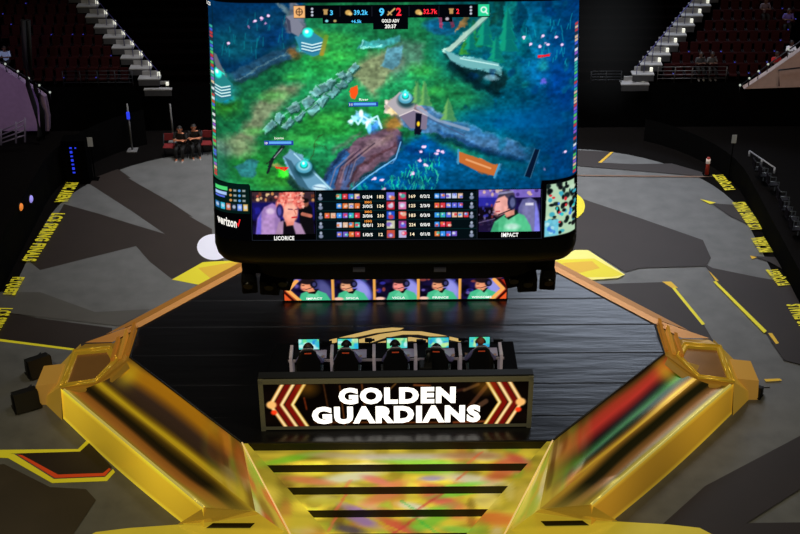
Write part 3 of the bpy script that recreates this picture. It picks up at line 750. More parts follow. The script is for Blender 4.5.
# ================================================================== PLAYER DESK AREA
plat_pts = [(264, 379), (277, 343.5), (513, 341.5), (519, 376)]
PZ = ZD+.08
base_pts = [G(x, y, PZ) for x, y in plat_pts]
plat = MB().prism([p-Vector((0, 0, .079)) for p in base_pts], (0, 0, .079)).build('desk_platform', mat('platform_black', (6, 6, 7), .8, spec=.1))
tag(plat, 'low matt black platform under the player desk and chairs', 'platform')
MON = [309, 348, 397, 438.5, 479.6]; MYP = [344.5, 343.6, 342.6, 342.2, 340.5]
HEADX = [308.5, 346.5, 395, 436.5, 480.5]
dz = PZ+.73
desk_y = 29.72
dl = GY(289, 356, 29.9).x; drr = GY(503, 356, 29.9).x
SL = .0125                                    # the desk stands very slightly askew
def dk(x, y, z): return Vector((x, y+SL*(x), z))
desk = empty('player_desk', tuple(dk((dl+drr)/2, 29.98, PZ)), atan(SL), 'long black player desk with pale dividers between five stations', 'desk')
DL = drr-dl
MB().box((0, 0, .715), (DL, .72, .04), bev=.008).build('desktop', mat('desk_top', (20, 18, 22), .8, spec=.1), desk)
MB().box((0, -.375, .7), (DL, .03, .07)).build('front_edge', mat('desk_edge', (190, 178, 190), .5), desk)
MB().box((0, .36, .35), (DL, .03, .68)).build('modesty_panel', mat('lamp_black'), desk)
for px in (291.5, 332, 374, 415.5, 460, 500.5):
    x = GY(px, 360, 29.8).x-(dl+drr)/2
    MB().box((x, -.1, .42), (.085, .62, .84), bev=.01).build('divider', mat('divider_pale', (205, 190, 196), .5, noise=.15, emit=.12), desk)  # slight self-glow added for the lit look
for px in (312, 354, 400, 442, 484):
    x = GY(px, 362, 29.7).x-(dl+drr)/2
for i, px in enumerate((319, 359, 407, 447, 490)):
    x = GY(px, 360, 29.75).x
    mp_o = MB().box((0, 0, .006), (.42, .4, .012), bev=.004).build('mouse_pad', mat('pad_lavender', (176, 164, 186), .6, emit=.1)); mp_o.location = (x, 29.86+SL*x, PZ+.736); mp_o.rotation_euler.z = atan(SL)
    tag(mp_o, 'pale lavender mouse pad on the player desk, %s of five' % ['leftmost', 'second from the left', 'middle', 'second from the right', 'rightmost'][i], 'mouse pad', 'mouse pads on the player desk')
# monitors
def paint_monitor(seed):
    k = Cv(0, 0, 24, 13, 1.3, (70, 200, 190)); k.dots(16, 0, 0, 24, 13, [(40, 170, 220), (120, 220, 130), (210, 240, 235), (60, 190, 120), (30, 130, 210), (200, 230, 150)], 1.5, 4.5, .75, seed); return k
def make_monitor(i, x, y, z, label):
    e = empty('monitor', (x, y, z), atan(SL), label, 'monitor', 'gaming monitors on the player desk')
    MB().box((0, .03, .25), (.6, .045, .36), bev=.01).build('casing', mat('monitor_black', (12, 12, 13), .5), e)
    k = paint_monitor(60+i); P = np.array([[(xx/24*.56-.28, .004, .415-yy/13*.33) for xx in k.X[0]] for yy in k.Y[:, 0]])
    grid_obj('screen', P, k.a, screen_mat('monitor_picture', 1.1), e)
    MB().box((0, .075, .09), (.06, .04, .18)).box((0, .05, .008), (.24, .18, .016), bev=.005).build('stand', mat('monitor_black'), e)
ordn = ['leftmost', 'second from the left', 'middle', 'second from the right', 'rightmost']
for i in range(5):
    v = GY(MON[i], MYP[i], 29.98)
    make_monitor(i, v.x, 29.98+SL*v.x, PZ+.735, 'gaming monitor with bright green and blue picture, %s of five' % ordn[i])
# small black cameras on stalks behind the desk
for i, (px, py) in enumerate(((327, 341), (369.5, 339.5), (421, 341), (463, 339), (498, 340.5))):
    v = GY(px, py, 30.45)
    e = empty('desk_camera', (v.x, 30.43+SL*v.x, PZ), 0, 'small black camera on a stalk behind the player desk, %s of five' % ordn[i], 'camera', 'stalk cameras behind the desk')
    h_ = v.z-PZ
    MB().tube([(0, 0, 0), (0, 0, h_)], .018).box((0, 0, .01), (.2, .2, .02)).build('stalk', mat('monitor_black'), e)
    MB().box((-.03, 0, h_), (.2, .1, .1), bev=.02).tube([(.06, 0, h_), (.14, 0, h_+.01)], .035).build('camera_body', mat('monitor_black'), e)

# gaming chair, backrest to the viewer
def make_chair():
    e = empty('gaming_chair')
    ck = mat('chair_black', (10, 10, 13), .5); 
    bk = MB(); prof = [(.42, .22), (.6, .27), (.8, .3), (1.02, .3), (1.18, .23), (1.34, .19), (1.43, .1)]
    rings = []
    bmh = bmesh.new()
    prev = None
    for z, w in prof:
        ring = []
        for kx in range(12):
            a_ = 2*pi*kx/12; ring.append(bmh.verts.new((w*copysign(abs(cos(a_))**.7, cos(a_)), -.22-.03*(z-.42)+.05*copysign(abs(sin(a_))**.7, sin(a_)), z)))
        if prev:
            for kx in range(12): bmh.faces.new((prev[kx], prev[(kx+1) % 12], ring[(kx+1) % 12], ring[kx]))
        else: bmh.faces.new(ring[::-1])
        prev = ring
    bmh.faces.new(prev); bk.bm(bmh, mi=0, smooth=True); bo = bk.build('backrest', ck, e)
    MB().box((0, -.295, 1.3), (.17, .015, .03), bev=.004).build('orange_logo_strip', mat('chair_orange', (190, 70, 36), .5, emit=.25), bo)
    t = MB().tube([(-.19, -.26, 1.33), (-.11, -.27, 1.425), (.11, -.27, 1.425), (.19, -.26, 1.33)], .014); t.build('piping', mat('chair_piping', (150, 146, 150), .5, emit=.1), bo)
    MB().box((0, 0, .45), (.5, .5, .1), bev=.03).build('seat', ck, e)
    for s in (-1, 1): MB().box((s*.31, .02, .66), (.08, .28, .03), bev=.01).box((s*.31, -.02, .55), (.04, .06, .2)).build('armrest', mat('chair_arm', (60, 60, 66), .4), e)
    MB().tube([(0, 0, .1), (0, 0, .42)], .035).build('gas_column', mat('chair_arm'), e)
    b5 = MB()
    for q in range(5): b5.tube([(0, 0, .1), (.3*cos(q*1.2566+.3), .3*sin(q*1.2566+.3), .06)], .025).sphere((.3*cos(q*1.2566+.3), .3*sin(q*1.2566+.3), .035), .035, seg=8)
    b5.build('wheel_base', ck, e)
    return e
def skin_mesh(name, verts, edges, root, sub=2):
    me = bpy.data.meshes.new(name); me.from_pydata([v[:3] for v in verts], edges, [])
    o = bpy.data.objects.new(name, me); C.objects.link(o)
    md = o.modifiers.new('s', 'SKIN'); md.use_smooth_shade = True
    for i, v in enumerate(verts):
        sv = me.skin_vertices[0].data[i]; r = v[3]; sv.radius = r if hasattr(r, '__len__') else (r, r); sv.use_root = (i == root)
    o.modifiers.new('u', 'SUBSURF').levels = sub
    dg = bpy.context.evaluated_depsgraph_get(); dg.update()
    m2 = bpy.data.meshes.new_from_object(o.evaluated_get(dg)); bpy.data.objects.remove(o); bpy.data.meshes.remove(me)
    m2.name = name; m2.polygons.foreach_set('use_smooth', [True]*len(m2.polygons)); return m2
def person_meshes(pose):
    V = []; E = []
    def add(p, r, par=None):
        V.append((*p, r)); i = len(V)-1
        if par is not None: E.append((par, i))
        return i
    J = pose
    pel = add(J['pelvis'], .13); sp1 = add(J['spine'], .125, pel); ch = add(J['chest'], .14, sp1); nk = add(J['neck'], .055, ch)
    hd0 = add(J['jaw'], .075, nk); hd1 = add(J['head'], .1, hd0); hd2 = add(J['crown'], .075, hd1)
    for s in (-1, 1):
        m = lambda p: (p[0]*s, p[1], p[2])
        sh_ = add(m(J['shoulder']), .062, ch); el = add(m(J['elbow'+('L' if s < 0 else 'R')] if 'elbowL' in J else J['elbow']), .043, sh_)
        w = add(m(J['wrist'+('L' if s < 0 else 'R')] if 'wristL' in J else J['wrist']), .03, el)
        wv_ = Vector(V[w][:3]); fd = (wv_-Vector(V[el][:3])).normalized(); sd = fd.cross(Vector((0, 0, 1)))
        sd = sd.normalized() if sd.length > .01 else Vector((1, 0, 0))
        pm = add(tuple(wv_+fd*.06), (.036, .02), w)
        for q, (off, ln) in enumerate(((-.03, .06), (-.01, .075), (.01, .07), (.03, .055))):
            a_ = add(tuple(wv_+fd*.1+sd*off), .01, pm); add(tuple(wv_+fd*(.1+ln)+sd*off*1.2-Vector((0, 0, .022))), .008, a_)
        t1 = add(tuple(wv_+fd*.05+sd*(.045*s*-1)), .011, w); add(tuple(wv_+fd*.09+sd*(.062*s*-1)), .009, t1)
        hp = add(m(J['hip']), .095, pel); kn = add(m(J['knee']), .065, hp); an = add(m(J['ankle']), .04, kn); add(m(J['toe']), .036, an)
    body = skin_mesh('body', V, E, 0)
    # clothing: looser shells around trunk+upper arms, and around the legs
    V2 = []; E2 = []
    def add2(p, r, par=None):
        V2.append((*p, r)); i = len(V2)-1
        if par is not None: E2.append((par, i))
        return i
    p0 = add2(tuple(Vector(J['pelvis'])+Vector((0, 0, -.03))), .15); s1 = add2(J['spine'], .15, p0); c1 = add2(J['chest'], .165, s1); add2(tuple(Vector(J['chest']).lerp(Vector(J['neck']), .75)), .078, c1)
    for s in (-1, 1):
        m = lambda p: (p[0]*s, p[1], p[2])
        a1 = add2(m(J['shoulder']), .082, c1); el = J['elbow'+('L' if s < 0 else 'R')] if 'elbowL' in J else J['elbow']
        e1 = add2(m(el), .06, a1)
        if J.get('long'):
            w = J['wrist'+('L' if s < 0 else 'R')] if 'wristL' in J else J['wrist']; add2(m(Vector(el).lerp(Vector(w), .85)), .044, e1)
    top = skin_mesh('shirt', V2, E2, 0)
    V2.clear(); E2.clear()
    p0 = add2(J['pelvis'], .145)
    for s in (-1, 1):
        m = lambda p: (p[0]*s, p[1], p[2])
        a1 = add2(m(J['hip']), .108, p0); k1 = add2(m(J['knee']), .082, a1); add2(m(Vector(J['knee']).lerp(Vector(J['ankle']), .93)), .06, k1)
    leg = skin_mesh('trousers', V2, E2, 0)
    V2.clear(); E2.clear()
    hv = Vector(J['head']); hb = MB().sphere(hv+Vector((0, -.015, .025)), (.108, .122, .115), seg=16, fn=lambda p: (p[0], p[1], max(p[2], -.75 if p[1] < .1 else .35)))
    return body, top, leg, hb, hv
seat_pose = dict(pelvis=(0, -.02, .56), spine=(0, 0, .76), chest=(0, .04, .98), neck=(0, .07, 1.13), jaw=(0, .1, 1.2), head=(0, .1, 1.28), crown=(0, .1, 1.33), shoulder=(.19, .05, 1.05), elbow=(.3, .14, .8), wrist=(.27, .4, .79), hip=(.1, 0, .54), knee=(.13, .42, .54), ankle=(.13, .42, .1), toe=(.13, .57, .05), long=True)
arms_pose = dict(seat_pose, wrist=(-.05, .27, .86), elbow=(.27, .16, .84), long=False)
def link_mesh(name, me, m, parent):
    o = bpy.data.objects.new(name, me); C.objects.link(o); o.parent = parent
    me.materials.clear(); me.materials.append(m); return o
skinm = mat('skin', (206, 150, 124), .55)
def face_bits(hv, parent, col):
    for s in (-1, 1): MB().sphere(hv+Vector((s*.035, .093, .0)), (.014, .01, .01), seg=8).build('eye', mat('eye_dark', (30, 22, 20), .3), parent)
    MB().sphere(hv+Vector((0, .108, -.03)), (.016, .022, .026), seg=8).build('nose', col, parent)
    MB().sphere(hv+Vector((0, .094, -.07)), (.026, .01, .008), seg=8).build('mouth', mat('lips', (150, 80, 76), .5), parent)
    for s in (-1, 1): MB().sphere(hv+Vector((s*.1, 0, -.01)), (.016, .026, .034), seg=8).build('ear', col, parent)
def make_person(pose, shirt, trousers, hair, sk, headset=None, sleeve=None):
    body, top, leg, hb, hv = person_meshes(pose)
    e = empty('person'); link_mesh('body', body, sk, e); link_mesh('shirt', top, shirt, e); link_mesh('trousers', leg, trousers, e)
    hb.build('hair', hair, e); face_bits(hv, e, sk)
    for s in (-1, 1): MB().sphere((s*pose['toe'][0], pose['toe'][1]-.06, .05), (.052, .13, .05), seg=10).build('shoe', mat('shoe_pale', (150, 148, 150), .6), e)
    if headset:
        hs = MB(); hs.tube([hv+Vector((.118*cos(a_), -.01, .13*sin(a_))) for a_ in [pi*k/10 for k in range(11)]], .016)
        for s in (-1, 1): hs.sphere(hv+Vector((s*.118, -.01, -.005)), (.03, .045, .052), seg=10)
        hs.build('headset', headset, e)
    return e
jersey = mat('jersey_dark', (120, 114, 168), .7, noise=.3)
hsm = mat('headset_black', (22, 22, 26), .4)
trm = mat('trousers_black', (16, 16, 20), .8)
hairs = [mat('hair_brown', (60, 34, 24), .6), mat('hair_black', (26, 18, 16), .6), mat('hair_black'), mat('hair_dark', (36, 24, 24), .6), mat('hair_auburn', (150, 84, 52), .6)]
chair0 = make_chair()
HY = [347.5, 345.0, 345.0, 350.0, 343.0]
plabs = ['leftmost of five at the desk, brown hair', 'with dark hair, second from the left at the desk', 'with dark hair and headset, middle of five', 'hunched low over the desk, second from the right', 'with auburn hair and spread elbows, rightmost at the desk']
for i in range(5):
    v = GY(HEADX[i], HY[i], 29.35); fx = v.x
    c = chair0 if i == 0 else copy_tree(chair0)
    c.scale = (1.1, 1., 1.08); c.location = (fx, 29.2+SL*fx, PZ); c.rotation_euler.z = [0.05, -.03, .04, -.08, .02][i]
    tag(c, 'black gaming chair with orange strip at the player desk, %s of five' % ordn[i], 'chair', 'gaming chairs at the player desk')
    sh_ = [(0, 0), (0, .02), (0, .0), (.02, .05), (0, 0)][i]
    hd = v.z-PZ
    pz = dict(seat_pose); dzh = max(-.12, min(.26, hd-1.24))
    for kk in ('chest', 'neck', 'jaw', 'head', 'crown', 'shoulder'):
        q = pz[kk]; ff = {'chest': .5, 'shoulder': .6, 'neck': .8}.get(kk, 1.); pz[kk] = (q[0]+0, q[1]+(.05 if i == 3 else 0), q[2]+dzh*ff)
    if i == 3: pz.update(elbowL=(.28, .14, .8), elbowR=(.42, .12, .8), wristL=(.2, .4, .79), wristR=(.46, .36, .79))
    elif i == 4: pz.update(elbowL=(.38, .14, .82), elbowR=(.4, .14, .82), wristL=(.36, .4, .79), wristR=(.42, .36, .79))
    else: pz.update(elbowL=(.33, .12, .82), elbowR=(.36, .12, .82), wristL=(.24, .4, .79), wristR=(.36, .38, .79))
    p = make_person(pz, jersey, trm, hairs[i], skinm, hsm)
    p.location = (fx, 29.24+SL*fx, PZ); p.rotation_euler.z = 0
    tag(p, 'player in a dark jersey ' + plabs[i], 'person', 'players seated at the desk')
# dark broadcast camera standing beside the fourth player
v = GY(425.5, 346, 29.0)
e = empty('pedestal_camera', (v.x, 28.75, PZ), 0, 'tall black camera pedestal standing between the third and fourth player', 'camera')
MB().box((0, 0, .03), (.5, .5, .06), bev=.02).build('base', mat('monitor_black'), e)
MB().tube([(0, 0, .05), (0, 0, .95)], .13, rs=[.16, .12]).build('column', mat('monitor_black'), e)
MB().box((0, 0, 1.02), (.34, .4, .24), bev=.03).build('camera_body', mat('monitor_black'), e)
MB().tube([(.08, .1, 1.1), (.08, .14, 1.42)], .06).box((.08, .16, 1.45), (.14, .14, .12), bev=.02).build('mast_head', mat('monitor_black'), e)

# ================================================================== VIDEOBOARD
BHW = 4.36; BDEP = 4.0; BYC = 31.0
def board_y(u):                               # u = x / half width : front of a rounded square plan
    return BYC - BDEP*max(0., 1-abs(u)**12)**(1/12.)
def zrow(py):                                 # LED row -> height, rows measured down the front
    return GY(397, py, 27.0).z
def hw(z):                                    # the sides flare a little towards the bottom
    zt_, zb = zrow(0), zrow(250); f = (zt_-z)/(zt_-zb)
    return lerp(185/FPX*GY(397, 0, 27.3).length*.0+4.14, 4.44, f)
class BMap:
    def __call__(s, X, Y, o=0.):              # X column (-183..183 from the axis), Y row
        z = zrow(Y); h_ = hw(z); u = X/187.8
        y = board_y(max(-.9995, min(.9995, u)))
        nx = 0.
        return Vector((X0+.0+u*h_*(1+o/4.), y-o, z))
bmp = BMap()
vb = empty('videoboard', (X0, 31, zrow(262)), 0, 'huge black hanging videoboard showing a live match with statistics and two player pictures', 'screen')
VO = Vector(vb.location)
# body: rounded plan, rounded bottom
NB = 200
body = bmesh.new(); rings = []
def body_ring(z, k):
    pts = []
    for i in range(NB):
        a_ = 2*pi*i/NB; e_ = 2/12.
        cx = copysign(abs(cos(a_))**e_, cos(a_)); cy = copysign(abs(sin(a_))**e_, sin(a_))
        pts.append(body.verts.new(Vector((X0+.0+cx*(hw(z)*1.0-.012+k), BYC+cy*(BDEP-.025+k), z))-VO))
    return pts
levels = [(zrow(-60), 0)] + [(zrow(y), 0) for y in (0, 60, 120, 180, 240, 254)] + [(zrow(261), -.04), (zrow(266), -.12), (zrow(270), -.28), (zrow(273), -.55), (zrow(274), -.9)]
for z, k_ in levels: rings.append(body_ring(z, k_))
for a_, b_ in zip(rings, rings[1:]):
    for i in range(NB): body.faces.new((a_[i], a_[(i+1) % NB], b_[(i+1) % NB], b_[i]))
body.faces.new(rings[0]); body.faces.new(rings[-1][::-1])
m = MB(); m.bm(body, smooth=True); m.build('housing', mat('board_black', (5, 6, 6), .4, spec=.2), vb)
# lower ring under the housing
sk_ = MB()
zs = zrow(262); 
pts = []
for i in range(64):
    a_ = 2*pi*i/64; e_ = 2/7.
    pts.append(Vector((X0+copysign(abs(cos(a_))**e_, cos(a_))*3.62, 31+copysign(abs(sin(a_))**e_, sin(a_))*3.2, zs-.95))-VO)
sk_.prism(pts, (0, 0, 1.2)); sk_.build('lower_ring', mat('ring_black', (6, 6, 7), .5, spec=.2), vb)
for px in (359, 440):
    v = GY(px, 269.5, 27.72)-VO; MB().box(v, (.3, .05, .12), bev=.01).build('vent_plate', mat('plate_grey', (64, 62, 64), .5, emit=.12), vb)
# suspension trusses
tr = MB()
for sx in (-3, 3):
    for sy in (-2.5, 2.5): tr.tube([Vector((X0+sx, 31+sy, zrow(-60)))-VO, Vector((X0+sx, 31+sy, zrow(-60)+6))-VO], .06)
tr.build('hoist_cables', mat('monitor_black'), vb)
# ---- the picture, painted in LED columns (photo columns minus the axis) and rows
AX = 397.
K = 1.5
k = Cv(AX-183, -14, AX+183, 240, K, (36, 108, 72))
k.noise(60, 50, .22, 1); k.noise(22, 18, .16, 2)
# large colour zones
k.poly([(440, -14), (590, -14), (590, 200), (560, 200), (500, 190), (470, 150), (452, 110), (470, 85), (440, 60)], (18, 88, 96), 30)
k.poly([(525, -14), (590, -14), (590, 200), (545, 180), (540, 110), (520, 60)], (12, 66, 108), 20, .9)
k.ell(548, 45, 22, 40, (22, 120, 128), 1.2, .8); k.ell(556, 100, 18, 50, (14, 60, 140), 1.2, .6); k.ell(538, 78, 10, 30, (24, 110, 150), 1.2, .6)
k.ell(515, 100, 40, 14, (10, 62, 80), 1., .8); k.ell(480, 112, 50, 12, (18, 90, 100), 1., .7)
k.poly([(210, -14), (312, -14), (306, 40), (256, 74), (236, 80), (210, 60)], (16, 56, 84), 8)
k.ell(240, 42, 24, 16, (26, 96, 104), .9, .9); k.ell(262, 24, 26, 14, (24, 76, 100), .9, .8); k.ell(285, 38, 16, 12, (18, 60, 100), .9, .8); k.poly([(215, -14), (300, -14), (290, 8), (215, 14)], (14, 58, 92), 6)
k.poly([(352, 190), (372, 172), (400, 150), (425, 132), (470, 160), (530, 180), (590, 190), (590, 215), (340, 215)], (14, 78, 122), 10)
k.ell(480, 178, 60, 16, (16, 84, 116), 1., .8); k.ell(540, 130, 30, 22, (16, 82, 110), 1, .8)
k.ell(330, 60, 40, 20, (44, 132, 66), 1.2, .7); k.ell(255, 165, 40, 20, (40, 112, 48), 1.2, .7); k.ell(400, 112, 46, 10, (40, 120, 60), 1.2, .8); k.ell(455, 100, 30, 14, (38, 108, 66), 1.2, .8)
k.ell(330, 125, 40, 16, (44, 118, 50), 1.2, .7); k.ell(228, 105, 14, 10, (60, 120, 40), 1.2, .7); k.ell(285, 180, 26, 9, (52, 110, 44), 1.2, .7)
# paths
k.poly([(236, 140), (256, 112), (268, 92), (288, 84), (308, 84), (288, 104), (268, 122), (258, 140)], (112, 118, 96), 8, .9)
k.poly([(352, 70), (372, 54), (400, 48), (408, 62), (398, 74), (378, 96), (364, 86)], (116, 118, 94), 8, .9)
k.poly([(385, 62), (400, 36), (425, 44), (424, 66), (400, 78)], (98, 116, 110), 8, .6)
k.ell(240, 146, 18, 10, (126, 132, 106), 1, .8); k.ell(222, 150, 10, 8, (110, 130, 120), 1, .7)
# rock slabs
sl_ = [(268, 128), (284, 112), (292, 101), (312, 92), (318, 80), (340, 78), (349, 66), (366, 63), (363, 76), (347, 92), (336, 101), (330, 112), (310, 119), (285, 131)]
rr3 = np.random.RandomState(31)
for (x, y, w_, h_) in [(272, 126, 12, 6), (284, 118, 9, 7), (292, 124, 12, 6), (297, 108, 9, 8), (304, 116, 10, 6), (311, 102, 10, 8), (317, 110, 10, 6), (320, 92, 9, 7), (326, 100, 10, 8), (336, 92, 9, 7), (344, 84, 9, 7), (334, 82, 8, 5), (352, 76, 8, 6), (358, 68, 8, 5), (346, 74, 7, 5), (327, 86, 6, 5)]:
    ca = -.62+rr3.uniform(-.2, .2); q_ = [(x+a_*w_*cos(ca)-b_*h_*sin(ca)*.9+rr3.uniform(-1, 1), y+a_*w_*sin(ca)+b_*h_*cos(ca)+rr3.uniform(-1, 1)) for a_, b_ in ((-.6, -.5), (.5, -.6), (.65, .4), (-.5, .6))]
    k.poly([(a_+1, b_+1.6) for a_, b_ in q_], (34, 70, 66), 1.5, .9); v_ = rr3.uniform(.85, 1.12); k.poly(q_, (96*v_, 138*v_, 138*v_), 1.); k.line([q_[0], q_[1]], .9, (150, 184, 180), .7, 1)
for i, (ax, ay, bx_, by_) in enumerate([(276, 126, 300, 104), (288, 126, 308, 112), (300, 116, 322, 100), (310, 112, 334, 96), (296, 104, 318, 94), (320, 90, 350, 82), (330, 84, 356, 70), (340, 90, 360, 74), (312, 98, 330, 90), (284, 120, 290, 108), (322, 108, 326, 96), (346, 80, 352, 68)]):
    k.line([(ax, ay), (bx_, by_)], 1.1, (56, 92, 98) if i % 2 else (142, 176, 174), .55, 1)
k.poly([(384, 66), (392, 48), (406, 44), (404, 62), (396, 70)], (88, 130, 142), 2); k.poly([(360, 48), (366, 40), (388, 40), (402, 34), (404, 40), (388, 48)], (70, 140, 144), 2, .9)
k.line([(366, 40), (364, 48), (386, 46)], 1.2, (150, 200, 196), .7)
k.poly([(236, 168), (250, 158), (262, 160), (258, 176), (244, 178)], (52, 108, 116), 2, .9); k.ell(222, 170, 8, 14, (70, 130, 110), 1, .6)
# stone wall and shrine, upper left
k.poly([(232, 76), (268, 56), (300, 42), (306, 50), (272, 70), (250, 82), (240, 82)], (46, 78, 98), 2); k.line([(240, 80), (300, 48)], 1.4, (96, 120, 124), .7); k.ell(300, 52, 6, 5, (150, 104, 50), .9, .8)
k.poly([(296, -2), (304, 4), (312, 28), (304, 36), (292, 24)], (108, 112, 122), 2); k.poly([(290, 20), (298, 24), (300, 34), (292, 32)], (70, 78, 90), 2)
k.line([(277, -6), (296, 16)], 4, (118, 130, 128), .8, 2)
k.ell(322, 43, 11, 13, (92, 120, 56), .6, .9); k.ell(316, 45, 12, 10, (66, 136, 150), .3); 
for dy in (0, 3, 6): k.line([(307, 44+dy), (317, 47+dy), (326, 43+dy)], 1.1, (190, 220, 220), .8)
k.ell(313, 33, 4.5, 5, (60, 236, 205), .7); k.ell(312, 31, 2, 2, (190, 255, 240), .7)
k.ell(228, 90, 14, 15, (40, 110, 104), .5); k.poly([(218, 56), (226, 68), (232, 80), (220, 78)], (88, 100, 104), 2)
for dy in (0, 4, 8): k.line([(218, 86+dy), (226, 90+dy), (236, 84+dy)], 1.2, (150, 190, 170), .8)
k.ell(224, 74, 4, 5, (64, 226, 190), .7); k.ell(226, 101, 10, 4, (30, 130, 170), .8, .8)
for x, y in ((235, 43), (262, 20), (268, 17), (275, 15), (256, 26), (272, 22)): k.ell(x, y, 1.3, 1, (214, 160, 200), .6)
# right rocks and conifers
k.poly([(446, 54), (462, 58), (482, 64), (506, 70), (511, 80), (500, 94), (486, 92), (468, 78), (452, 66)], (16, 44, 48), 3)
k.poly([(446, 50), (462, 58), (482, 60), (503, 66), (504, 74), (488, 73), (470, 70), (452, 62)], (92, 138, 142), 1.6); k.line([(455, 57), (500, 69)], 1.2, (150, 186, 184), .8); k.ell(492, 78, 8, 3, (110, 140, 150), .6, .8)
k.line([(449, 52), (456, 46), (488, 16)], 5, (142, 166, 156), .95, 1.5); k.line([(452, 52), (486, 18)], 1.2, (196, 210, 190), .8)
def pine(x, y, w, h_, c1, c2):
    for q in range(3):
        yy = y-h_*.28*q; ww = w*(1-.24*q); k.poly([(x-ww, yy), (x, yy-h_*.5), (x+ww, yy)], c1, 2.); k.poly([(x-ww*.2, yy), (x, yy-h_*.48), (x+ww, yy)], c2, 2., .6)
for x, y, w, h_, c1, c2 in [(500, 26, 10, 34, (22, 70, 66), (12, 50, 60)), (520, 32, 10, 40, (14, 70, 84), (10, 50, 74)), (474, 50, 8, 28, (54, 130, 70), (26, 90, 70)), (486, 48, 10, 40, (40, 132, 84), (20, 96, 84)), (507, 52, 12, 44, (24, 128, 120), (14, 86, 100)), (525, 58, 9, 36, (14, 92, 100), (10, 66, 88)), (466, 56, 6, 16, (60, 120, 56), (30, 86, 50)), (497, 62, 8, 22, (30, 120, 96), (16, 84, 84)), (482, 12, 9, 26, (16, 60, 52), (10, 44, 44)), (545, 18, 12, 30, (14, 76, 104), (10, 56, 90))]: pine(x, y, w, h_, c1, c2)
k.dots(40, 465, 5, 575, 120, [(14, 100, 110), (10, 60, 90), (30, 130, 120), (12, 50, 96)], 2, 6, .45, 9)
for x, y in ((531, 45), (540, 48), (543, 37), (548, 46), (556, 39), (562, 47), (524, 38), (547, 44)): k.ell(x, y, 1.4, 1.1, (220, 190, 210), .6)
k.ell(543, 66, 6, 6, (50, 160, 150), 1., .7); k.rect(538, 56.2, 550, 57.8, (190, 30, 40)); k.ell(543, 83, 3, 3, (120, 110, 200), .8)
k.ell(445, 26, 18, 9, (16, 58, 86), .4); k.ell(445, 26, 18, 9, (46, 126, 150), .2, .35); k.ell(445, 25, 11, 5, (20, 80, 110), .5); k.poly([(440, 12), (444, 12), (445, 28), (441, 28)], (140, 60, 90), 1); k.poly([(451, 12), (455, 12), (456, 27), (452, 27)], (140, 60, 90), 1); k.poly([(457, 32), (464, 18), (470, 18), (466, 28)], (180, 120, 70), 1.2, .9)
# centre monument, cliff and pool
k.poly([(388, 108), (398, 98), (412, 96), (428, 104), (446, 116), (470, 126), (500, 138), (540, 150), (540, 166), (500, 156), (462, 142), (440, 136), (425, 132), (400, 124)], (74, 108, 140), 2)
k.line([(430, 108), (470, 126), (530, 148)], 2, (120, 150, 172), .7, 2); k.line([(440, 132), (490, 150)], 3, (34, 70, 110), .7, 2)
k.poly([(396, 108), (402, 98), (418, 100), (430, 114), (428, 128), (414, 126)], (140, 124, 130), 1.5); k.poly([(388, 100), (400, 96), (410, 104), (398, 116), (388, 112)], (168, 158, 152), 1.5); k.ell(398, 112, 6, 5, (190, 170, 120), .8, .7)
k.ell(408, 96, 6.5, 5, (90, 200, 190), .5); k.ell(408, 95, 3.5, 3.5, (90, 250, 225), .6); k.poly([(418, 113), (424, 114), (422, 135), (417, 134)], (20, 22, 36), 1); k.ell(420.5, 125, 1.6, 2.4, (230, 180, 60), .6)
for x, y, w, h_ in ((420, 104, 6, 20), (427, 106, 6, 22), (450, 120, 8, 18)): pine(x, y, w, h_, (110, 146, 92), (56, 110, 84))
k.poly([(326, 188), (330, 168), (346, 148), (366, 136), (392, 128), (404, 134), (398, 154), (372, 170), (352, 190)], (96, 78, 90), 2)
k.poly([(326, 188), (330, 168), (346, 148), (352, 152), (344, 166), (336, 190)], (54, 92, 134), 2); k.poly([(342, 190), (348, 168), (362, 152), (368, 156), (356, 172), (350, 190)], (62, 84, 120), 2, .8)
k.line([(350, 184), (360, 166), (384, 152), (398, 142)], 3, (70, 48, 54), .8, 2); k.line([(368, 150), (392, 136)], 4, (126, 106, 104), .7, 3); k.ell(394, 124, 9, 7, (136, 100, 56), .8, .9); k.ell(378, 142, 8, 4, (128, 112, 116), .9, .7)
k.line([(352, 190), (372, 174), (398, 158), (402, 146)], 1.2, (120, 170, 210), .8)
k.line([(360, 112), (366, 122), (372, 118), (382, 126)], 3, (170, 214, 255), .9, 2); k.ell(364, 116, 6, 5, (120, 180, 250), 1, .7); k.ell(376, 128, 6, 5, (90, 150, 240), 1, .8); k.ell(355, 121, 3, 3, (190, 235, 255), .8); k.ell(370, 124, 2.5, 5, (240, 250, 255), .8)
k.poly([(353, 88), (360, 87), (361, 94), (357, 100), (354, 96)], (236, 84, 40), 1)
# lower left shrine and wall
k.poly([(287, 156), (295, 150), (303, 154), (318, 172), (334, 186), (336, 196), (310, 196), (294, 176)], (108, 142, 160), 1.6); k.line([(300, 158), (330, 188)], 2, (152, 184, 192), .7, 1.5); k.poly([(292, 172), (312, 190), (308, 196), (290, 182)], (40, 62, 66), 2, .8)
k.ell(306.5, 166, 8, 8, (50, 150, 150), .4); k.ell(306.5, 166, 4.5, 4.5, (70, 240, 215), .6); k.ell(324, 188, 7, 4, (170, 190, 200), .6, .8)
k.line([(270, 172), (276, 158), (286, 146)], 2.4, (28, 34, 40), .9); k.line([(276, 160), (270, 164)], 1.2, (40, 40, 40), .9); k.ell(286, 171, 5, 4, (70, 220, 60), .8, .9); k.ell(280, 165, 5, 3, (150, 140, 90), .8, .8); k.rect(279, 166.4, 291, 167.8, (210, 30, 40))
k.line([(314, 160), (318, 142), (326, 134)], 1, (50, 70, 40), .7); k.line([(318, 142), (330, 150)], .8, (50, 70, 40), .6)
